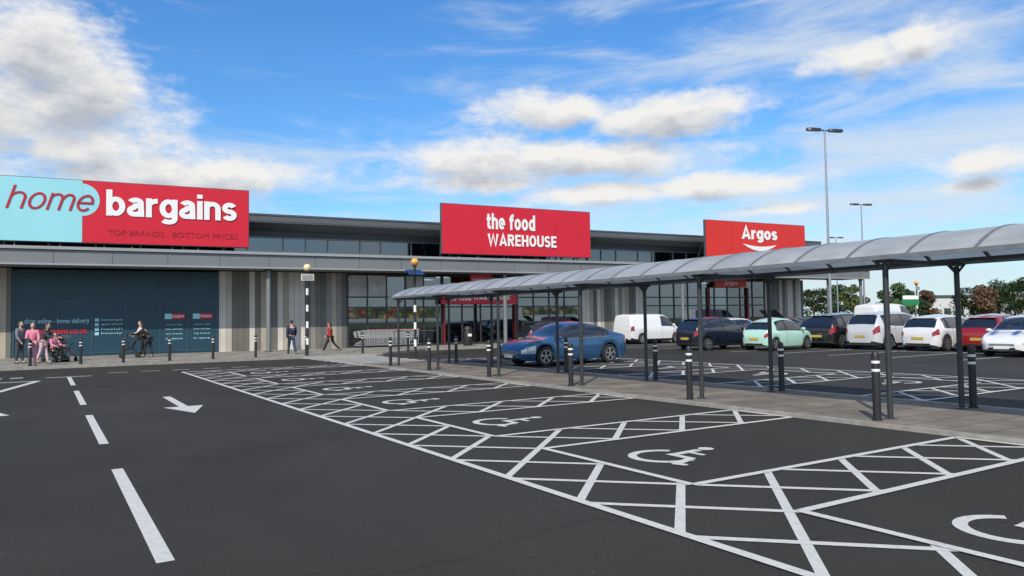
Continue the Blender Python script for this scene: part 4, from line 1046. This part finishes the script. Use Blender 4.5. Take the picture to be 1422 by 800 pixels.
TP = [(1130, 120, 6.0, 6, 0), (1160, 125, 6.6, 7, 3), (1186, 118, 6.2, 5, 1), (1247, 110, 6.3, 5, 0), (1262, 112, 5.6, 5, 3), (1288, 112, 5.0, 4, 2), (1352, 115, 5.8, 6, 1), (1366, 110, 5.6, 5, 2), (1384, 120, 7.6, 7, 0), (1408, 118, 6.9, 6, 3), (1428, 112, 7.0, 6, 0)]
TN = ['green tree at left of far treeline, just right of store end', 'deep green tree, second along the far treeline', 'olive tree, third along the far treeline near lamp post', 'rounded green tree left of the distant beacon', 'dark low tree behind the green car park sign', 'rust leaved small tree right of distant beacon', 'olive tree right of far white unit', 'rust leaved tree left of tallest right hand tree', 'tallest green tree in the right hand clump', 'deep green tree near the right edge', 'green tree at the extreme right edge']
random.seed(5)
for (px, Y, h, w, m), lb in zip(TP, TN): tree(px, Y, h, w, m, lb)
mb = MB()
for i in range(95):
    x = 45+i*1.3; leaves(mb, (x, 128+random.uniform(-3, 3)-x*.12, 1.0), (1.3, 1.2, random.uniform(1.2, 2.6)), 60, .25)
tag(mb.obj('hedge', LM[0]), 'long low green hedge along the far edge of car park', 'hedge', kind='stuff')
# ------------------------------------------------------------------ light and sky
S = Vector((-.25*.766, -.97*.766, .643)).normalized()
sl = bpy.data.lights.new('sun', 'SUN'); sl.energy = 4.3; sl.angle = R(.5); sl.color = (1, .92, .79)
so = bpy.data.objects.new('sun', sl); C.objects.link(so); so.rotation_euler = S.to_track_quat('Z', 'Y').to_euler(); so.location = (0, 0, 30)
w = bpy.data.worlds.new('World'); bpy.context.scene.world = w; w.use_nodes = True
n = w.node_tree.nodes; l = w.node_tree.links; bg = n['Background']; bg.inputs['Strength'].default_value = .095
sky = n.new('ShaderNodeTexSky'); sky.sky_type = 'NISHITA'; sky.sun_disc = False; sky.sun_elevation = math.asin(S.z); sky.sun_rotation = math.atan2(S.x, S.y)
sky.air_density = 1.0; sky.dust_density = .4; sky.ozone_density = 2.5
def math_(op, a, b=None, c=None, clamp=False):
    q = n.new('ShaderNodeMath'); q.operation = op; q.use_clamp = clamp
    for i, v in enumerate((a, b, c)):
        if v is None: continue
        if isinstance(v, (int, float)): q.inputs[i].default_value = v
        else: l.new(v, q.inputs[i])
    return q.outputs[0]
tc = n.new('ShaderNodeTexCoord'); sp = n.new('ShaderNodeSeparateXYZ'); l.new(tc.outputs['Generated'], sp.inputs[0])
az = math_('ARCTAN2', sp.outputs[0], sp.outputs[1]); el = math_('ARCSINE', sp.outputs[2])
BL = [(40, 60, 130, 90), (90, 130, 150, 70), (-60, 160, 200, 90), (260, 240, 220, 34), (130, 200, 130, 36),
      (790, 150, 120, 26), (930, 158, 150, 28), (690, 222, 150, 30), (830, 216, 150, 28), (660, 254, 110, 16), (840, 268, 130, 16), (1010, 258, 130, 17),
      (1200, 75, 75, 22), (1300, 48, 60, 26), (1390, 222, 110, 24), (1350, 258, 70, 12), (1090, 292, 70, 8), (-350, 120, 260, 110), (1800, 160, 300, 80)]
def conv(px, py, rx, ry):
    u = (px-711)/F; a = math.atan(u); hy = 444-.015*(px-711); e = math.atan((hy-py)/F*math.cos(a))
    return a, e, rx/F*math.cos(a)**2, ry/F*math.cos(a)
extra = [(2.6, .5, .5, .2), (-2.3, .4, .6, .18), (3.0, .3, .3, .12), (-1.5, .35, .4, .15), (1.5, .4, .35, .12)]
BC = [conv(*b) for b in BL]+extra
def density(el_):
    cb = n.new('ShaderNodeCombineXYZ'); l.new(az, cb.inputs[0]); l.new(el_, cb.inputs[1])
    nw = n.new('ShaderNodeTexNoise'); nw.inputs['Scale'].default_value = 9; nw.inputs['Detail'].default_value = 5; l.new(cb.outputs[0], nw.inputs['Vector'])
    ws = n.new('ShaderNodeVectorMath'); ws.operation = 'MULTIPLY_ADD'; l.new(nw.outputs['Color'], ws.inputs[0]); ws.inputs[1].default_value = (.11, .03, 0)
    sb = n.new('ShaderNodeVectorMath'); sb.operation = 'ADD'; l.new(cb.outputs[0], sb.inputs[0]); sb.inputs[1].default_value = (-.055, -.015, 0)
    l.new(sb.outputs[0], ws.inputs[2])
    cur = None
    for a, e, ra, re in BC:
        m1 = n.new('ShaderNodeVectorMath'); m1.operation = 'MULTIPLY_ADD'; l.new(ws.outputs[0], m1.inputs[0])
        m1.inputs[1].default_value = (1/ra, 1/re, 0); m1.inputs[2].default_value = (-a/ra, -e/re, 0)
        d = n.new('ShaderNodeVectorMath'); d.operation = 'LENGTH'; l.new(m1.outputs[0], d.inputs[0])
        cur = d.outputs['Value'] if cur is None else math_('MINIMUM', cur, d.outputs['Value'])
    base = math_('MAXIMUM', math_('SUBTRACT', 1.0, cur), -.8)
    mp = n.new('ShaderNodeMapping'); mp.inputs['Scale'].default_value = (1, 2.0, 1); l.new(cb.outputs[0], mp.inputs[0])
    nf = n.new('ShaderNodeTexNoise'); nf.inputs['Scale'].default_value = 13; nf.inputs['Detail'].default_value = 10; nf.inputs['Roughness'].default_value = .65; l.new(mp.outputs[0], nf.inputs['Vector'])
    return math_('MULTIPLY_ADD', math_('SUBTRACT', nf.outputs['Fac'], .5), 2.4, base)
D0 = density(el); D1 = density(math_('ADD', el, .022))
mr = n.new('ShaderNodeMapRange'); mr.interpolation_type = 'SMOOTHSTEP'; mr.inputs[1].default_value = -.38; mr.inputs[2].default_value = .58; l.new(D0, mr.inputs[0])
al = mr.outputs[0]
sh = n.new('ShaderNodeMapRange'); sh.inputs[1].default_value = .05; sh.inputs[2].default_value = .95; l.new(D1, sh.inputs[0])
cc = n.new('ShaderNodeMix'); cc.data_type = 'RGBA'; cc.inputs[6].default_value = (9.4, 9.3, 9.1, 1); cc.inputs[7].default_value = (5.0, 5.4, 6.1, 1); l.new(sh.outputs[0], cc.inputs[0])
cb = n.new('ShaderNodeCombineXYZ'); l.new(az, cb.inputs[0]); l.new(el, cb.inputs[1])
def cirrus(rot, sy, scale, lo, hi, mx, aa, ee, seed):
    mp = n.new('ShaderNodeMapping'); mp.inputs['Rotation'].default_value = (0, 0, R(rot)); mp.inputs['Scale'].default_value = (1.0, sy, 1); mp.inputs['Location'].default_value = (seed, seed*.7, 0); l.new(cb.outputs[0], mp.inputs[0])
    nc = n.new('ShaderNodeTexNoise'); nc.inputs['Scale'].default_value = scale; nc.inputs['Detail'].default_value = 10; nc.inputs['Roughness'].default_value = .60; nc.inputs['Distortion'].default_value = .6; l.new(mp.outputs[0], nc.inputs['Vector'])
    azm = n.new('ShaderNodeMapRange'); azm.inputs[1].default_value = -.45; azm.inputs[2].default_value = .45; azm.inputs[3].default_value = aa[0]; azm.inputs[4].default_value = aa[1]; l.new(az, azm.inputs[0])
    elm = n.new('ShaderNodeMapRange'); elm.inputs[1].default_value = .03; elm.inputs[2].default_value = .40; elm.inputs[3].default_value = ee[0]; elm.inputs[4].default_value = ee[1]; l.new(el, elm.inputs[0])
    cs = math_('ADD', math_('ADD', nc.outputs['Fac'], azm.outputs[0]), elm.outputs[0])
    cm = n.new('ShaderNodeMapRange'); cm.interpolation_type = 'SMOOTHSTEP'; cm.inputs[1].default_value = lo; cm.inputs[2].default_value = hi; cm.inputs[4].default_value = mx; l.new(cs, cm.inputs[0])
    return cm.outputs[0]
c1 = cirrus(-24, 5.0, 3.4, .42, .74, .80, (-.14, .09), (.07, -.04), 0)
c2 = cirrus(8, 6.0, 2.8, .42, .80, .78, (.04, .0), (.17, -.22), 3.1)
cmx = math_('MAXIMUM', c1, c2)
tg = n.new('ShaderNodeMapRange'); tg.inputs[1].default_value = .05; tg.inputs[2].default_value = .45; l.new(el, tg.inputs[0])
tcol = n.new('ShaderNodeMix'); tcol.data_type = 'RGBA'; tcol.inputs[6].default_value = (.85, 1.35, 1.62, 1); tcol.inputs[7].default_value = (.66, 1.33, 1.92, 1); l.new(tg.outputs[0], tcol.inputs[0])
tint = n.new('ShaderNodeMix'); tint.data_type = 'RGBA'; tint.blend_type = 'MULTIPLY'; tint.inputs[0].default_value = 1; l.new(sky.outputs[0], tint.inputs[6]); l.new(tcol.outputs[2], tint.inputs[7])
m1 = n.new('ShaderNodeMix'); m1.data_type = 'RGBA'; l.new(cmx, m1.inputs[0]); l.new(tint.outputs[2], m1.inputs[6]); m1.inputs[7].default_value = (7.4, 8.1, 8.8, 1)
m2 = n.new('ShaderNodeMix'); m2.data_type = 'RGBA'; l.new(al, m2.inputs[0]); l.new(m1.outputs[2], m2.inputs[6]); l.new(cc.outputs[2], m2.inputs[7])
l.new(m2.outputs[2], bg.inputs['Color'])
try:
    w.cycles.sampling_method = 'MANUAL'; w.cycles.sample_map_resolution = 512
except Exception: pass
sc = bpy.context.scene
sc.view_settings.view_transform = 'Standard'; sc.view_settings.look = 'None'; sc.view_settings.exposure = 0
